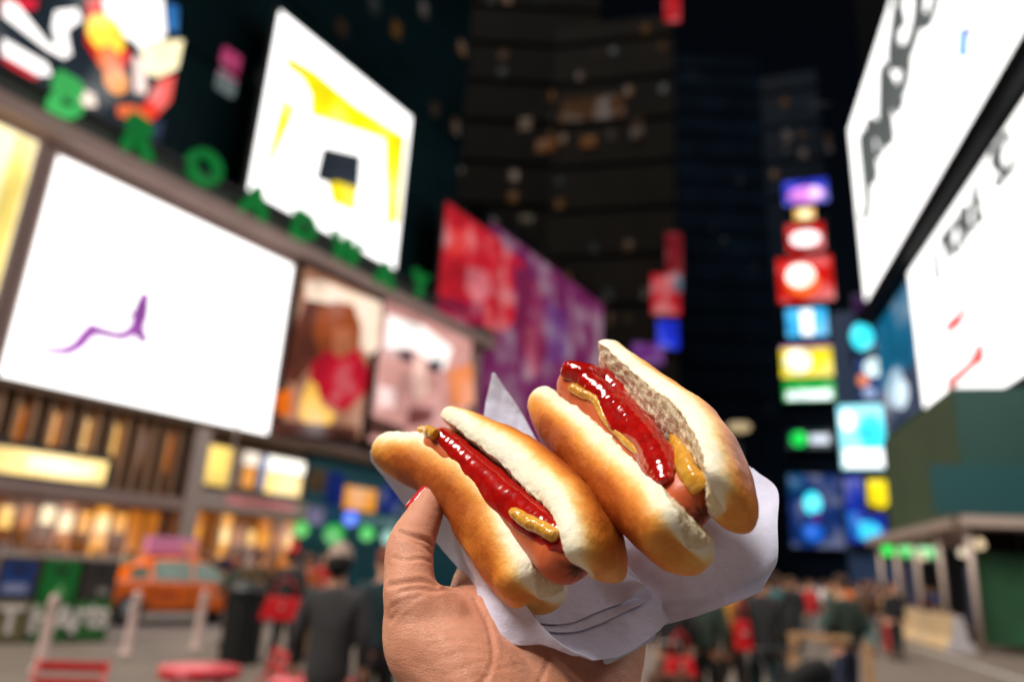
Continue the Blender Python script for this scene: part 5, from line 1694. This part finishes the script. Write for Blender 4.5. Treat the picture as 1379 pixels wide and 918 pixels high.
# ---- the hand that holds them
def make_skin_mat():
    m, nt, p = node_mat('skin')
    tc = N(nt, 'ShaderNodeTexCoord')
    n1 = tex(nt, tc, 'ShaderNodeTexNoise', 32, 5, 0.6)
    r = ramp(nt, n1.outputs[0], [(0.25, S(196, 128, 100)), (0.5, S(208, 144, 116)), (0.8, S(220, 162, 136))])
    nt.links.new(r.outputs[0], p.inputs['Base Color'])
    p.inputs['Roughness'].default_value = 0.5
    p.inputs['Specular IOR Level'].default_value = 0.4
    p.inputs['Subsurface Weight'].default_value = 0.2
    p.inputs['Subsurface Radius'].default_value = (0.004, 0.0014, 0.0008)
    p.inputs['Subsurface Scale'].default_value = 1.0
    # fine skin lines running across the palm
    mp = N(nt, 'ShaderNodeMapping')
    mp.inputs['Scale'].default_value = (1.0, 1.0, 2.6)
    mp.inputs['Rotation'].default_value = (0, 0.6, 0)
    nt.links.new(tc.outputs['Object'], mp.inputs[0])
    v = N(nt, 'ShaderNodeTexVoronoi', feature='DISTANCE_TO_EDGE')
    v.inputs['Scale'].default_value = 420
    nt.links.new(mp.outputs[0], v.inputs['Vector'])
    vr = ramp(nt, v.outputs['Distance'], [(0.0, (0, 0, 0, 1)), (0.12, (1, 1, 1, 1))])
    mp2 = N(nt, 'ShaderNodeMapping')
    mp2.inputs['Scale'].default_value = (0.5, 1.0, 2.4)
    mp2.inputs['Rotation'].default_value = (0, -0.35, 0)
    nt.links.new(tc.outputs['Object'], mp2.inputs[0])
    w = N(nt, 'ShaderNodeTexNoise')
    w.inputs['Scale'].default_value = 180
    w.inputs['Detail'].default_value = 5
    nt.links.new(mp2.outputs[0], w.inputs['Vector'])
    h = math_node(nt, 'ADD', math_node(nt, 'MULTIPLY', vr.outputs[0], 0.35), w.outputs[0])
    b = N(nt, 'ShaderNodeBump')
    b.inputs['Strength'].default_value = 0.55
    b.inputs['Distance'].default_value = 0.0007
    nt.links.new(h, b.inputs['Height'])
    nt.links.new(b.outputs[0], p.inputs['Normal'])
    return m
SKIN = make_skin_mat()

def hand_mesh(chains, voxel):
    vs, fs = [], []
    NU, NV = 14, 9
    def ball(c, r):
        n = len(vs)
        vs.append(c + Vector((0, 0, r)))
        for i in range(1, NV):
            ph = math.pi * i / NV
            for j in range(NU):
                a = 2 * math.pi * j / NU
                vs.append(c + Vector((math.sin(ph) * math.cos(a), math.sin(ph) * math.sin(a), math.cos(ph))) * r)
        vs.append(c - Vector((0, 0, r)))
        last = len(vs) - 1
        for j in range(NU):
            fs.append([n, n + 1 + j, n + 1 + (j + 1) % NU])
            fs.append([last, last - NU + (j + 1) % NU, last - NU + j])
        for i in range(NV - 2):
            for j in range(NU):
                a, b = n + 1 + i * NU + j, n + 1 + i * NU + (j + 1) % NU
                fs.append([a, a + NU, b + NU, b])
    for ch in chains:
        pts = [tuple(at(x, y, d)) + (r * d / FPX,) for (x, y, d, r) in ch]
        tot = sum((Vector(pts[i + 1][:3]) - Vector(pts[i][:3])).length for i in range(len(pts) - 1))
        for q in spline(pts, max(2, int(tot / 0.0028))):
            ball(Vector(q[:3]), q[3])
    me = bpy.data.meshes.new('hand_raw')
    me.from_pydata([tuple(v) for v in vs], [], fs)
    o = bpy.data.objects.new('hand_raw', me)
    col.objects.link(o)
    rm = o.modifiers.new('r', 'REMESH')
    rm.mode = 'VOXEL'
    rm.voxel_size = voxel
    sm = o.modifiers.new('s', 'SMOOTH')
    sm.factor = 0.5
    sm.iterations = 22
    out = evaluated(o)
    bpy.data.objects.remove(o)
    return out

chains = [
    # thumb: web, first joint, second joint, tip
    [(590, 850, .345, 56), (556, 810, .345, 40), (551, 770, .356, 35), (552, 736, .366, 33), (566, 706, .376, 28), (579, 676, .386, 22), (585, 658, .391, 16)],
    # ball of the thumb down to the wrist
    [(560, 838, .345, 46), (575, 868, .340, 58), (620, 905, .332, 68), (660, 960, .325, 80), (690, 1040, .325, 92), (720, 1180, .33, 92), (750, 1360, .335, 98), (770, 1500, .34, 104)],
    [(596, 840, .352, 50), (650, 870, .352, 60), (700, 905, .348, 66), (720, 960, .338, 76), (720, 1040, .33, 88)],
    # palm
    [(610, 826, .368, 36), (670, 826, .378, 40), (740, 835, .382, 42), (800, 836, .384, 40), (836, 838, .384, 34)],
    [(640, 870, .362, 50), (720, 872, .366, 52), (790, 868, .370, 48), (826, 866, .372, 42)],
    # heel on the little finger side
    [(838, 838, .384, 34), (824, 872, .374, 46), (806, 920, .356, 56), (786, 980, .340, 66), (770, 1060, .332, 74), (770, 1200, .33, 86)],
    [(760, 870, .366, 50), (750, 920, .352, 64), (740, 1000, .338, 80)],
    # fingers, closed behind the paper
    [(626, 818, .384, 30), (640, 772, .412, 26), (664, 716, .440, 24), (690, 668, .460, 22), (706, 640, .466, 19)],
    [(690, 822, .392, 30), (726, 764, .424, 26), (756, 706, .448, 24), (778, 650, .468, 22), (786, 622, .474, 18)],
    [(760, 828, .394, 30), (806, 772, .436, 26), (842, 712, .466, 23), (866, 656, .474, 21), (872, 628, .476, 18)],
    [(826, 836, .390, 28), (880, 790, .412, 23), (912, 748, .424, 21), (934, 706, .434, 18), (940, 684, .436, 15)],
]
hm = hand_mesh(chains, 0.0013)
person = thing('person', at(690, 900, 0.35), 'bare left hand with red nail polish gripping two hot dogs from below', 'person')
# creases: thumb joint, thumb root, palm lines
tree = BVHTree.FromPolygons([v.co for v in hm.vertices], [list(p.vertices) for p in hm.polygons])
creases = [
    ([(538, 716), (556, 722), (574, 727), (590, 738)], 0.0013, 0.0012),
    ([(540, 722), (560, 729), (580, 742)], 0.0006, 0.0010),
    ([(530, 750), (548, 754), (566, 752), (580, 756)], 0.0007, 0.0010),
    ([(524, 788), (548, 784), (570, 782), (588, 788)], 0.0011, 0.0013),
    ([(540, 796), (562, 792), (584, 794), (604, 793), (640, 802)], 0.0010, 0.0014),
    ([(528, 818), (548, 806), (570, 800)], 0.0006, 0.0011),
    ([(526, 836), (540, 818), (560, 806)], 0.0005, 0.0011),
    ([(640, 806), (655, 836), (664, 870), (660, 900), (640, 930)], 0.0009, 0.0013),
    ([(735, 872), (738, 890), (726, 920)], 0.0006, 0.0010),
    ([(600, 850), (630, 846), (655, 852)], 0.00018, 0.0009),
    ([(580, 870), (615, 862), (655, 866)], 0.00018, 0.0009),
    ([(585, 890), (620, 878), (660, 880)], 0.00018, 0.0009),
    ([(600, 908), (640, 892), (680, 886)], 0.0002, 0.0009),
    ([(620, 918), (665, 902), (705, 894)], 0.0002, 0.0009),
]
cps = []
for pts, dep, wid in creases:
    for (x, y) in spline(pts, 60):
        h, n, i, dd = tree.ray_cast(CO, ray(x, y).normalized())
        if h is not None:
            cps.append((h, dep, wid))
from mathutils.kdtree import KDTree
kd = KDTree(len(cps))
for i, c in enumerate(cps):
    kd.insert(c[0], i)
kd.balance()
nv = []
for v in hm.vertices:
    c, i, d = kd.find(v.co)
    q = v.co.copy()
    if d < 0.005:
        dep, wid = cps[i][1], cps[i][2]
        q -= v.normal * dep * math.exp(-(d / wid) ** 2)
        q += v.normal * dep * 0.3 * math.exp(-((d - 2.2 * wid) / wid) ** 2)
    q += v.normal * 0.0003 * fb(v.co * 90, 3, 2.0)
    nv.append(q)
skin_body = wpart('hand', nv, [list(p.vertices) for p in hm.polygons], SKIN, person)
bpy.data.meshes.remove(hm)
NAIL = mat('nail_polish', S(214, 36, 48), rough=0.12, noise_amt=0.05, coat=0.8)
def nail(px, py, d, axis_px, wpx, lpx, facing):
    """small curved plate on a finger end: facing = (right, up, toward the lens) in lens space"""
    c = at(px, py, d)
    t = (at(axis_px[0], axis_px[1], axis_px[2]) - c).normalized()
    n = (CM @ Vector(facing)).normalized()
    n = (n - t * n.dot(t)).normalized()
    a = t.cross(n)
    w, l = wpx * d / FPX, lpx * d / FPX
    NU, NV = 13, 15
    top, bot = [], []
    for i in range(NV):
        u = -1 + 2 * i / (NV - 1)
        ww = w * (1 - max(0, abs(u) - 0.55) ** 2 * 2.6)
        for j in range(NU):
            x = -1 + 2 * j / (NU - 1)
            z = -0.55 * w * x * x - 0.10 * l * max(0, u) ** 2
            p = c + t * (u * l) + a * (x * ww) + n * z
            top.append(p + n * 0.0004)
            bot.append(p - n * 0.0006)
    M = NU * NV
    fs = []
    for i in range(NV - 1):
        for j in range(NU - 1):
            f = [i * NU + j, i * NU + j + 1, (i + 1) * NU + j + 1, (i + 1) * NU + j]
            fs += [f, [k + M for k in f[::-1]]]
    ring = [j for j in range(NU)] + [i * NU + NU - 1 for i in range(1, NV)] + [(NV - 1) * NU + j for j in range(NU - 2, -1, -1)] + [i * NU for i in range(NV - 2, 0, -1)]
    for k in range(len(ring)):
        a_, b_ = ring[k], ring[(k + 1) % len(ring)]
        fs.append([a_, b_, b_ + M, a_ + M])
    o = wpart('fingernail', top + bot, fs, NAIL, person)
    bm = bmesh.new()
    bm.from_mesh(o.data)
    bmesh.ops.recalc_face_normals(bm, faces=bm.faces[:])
    bm.to_mesh(o.data)
    bm.free()
    return o
tree2 = BVHTree.FromPolygons(nv, [list(p.vertices) for p in skin_body.data.polygons])
q0, q1 = tree2.find_nearest(at(559, 666, .387))[:2]
zc = (q0 - CO).dot(CM @ Vector((0, 0, -1)))
lx = CM.transposed() @ q1
pc = CM.transposed() @ (q0 + q1 * .0007 - CO)
nail(PW / 2 + FPX * pc.x / -pc.z, PH / 2 - FPX * pc.y / -pc.z, -pc.z, (586, 634, .398), 15, 22, tuple(lx))
nail(708, 634, .487, (716, 616, .489), 10, 13, (0.3, 0.2, -1))
nail(788, 616, .494, (792, 598, .496), 10, 13, (0.3, 0.2, -1))
nail(874, 622, .495, (878, 604, .497), 10, 13, (0.3, 0.2, -1))
nail(942, 680, .452, (946, 664, .454), 9, 11, (0.3, 0.2, -1))
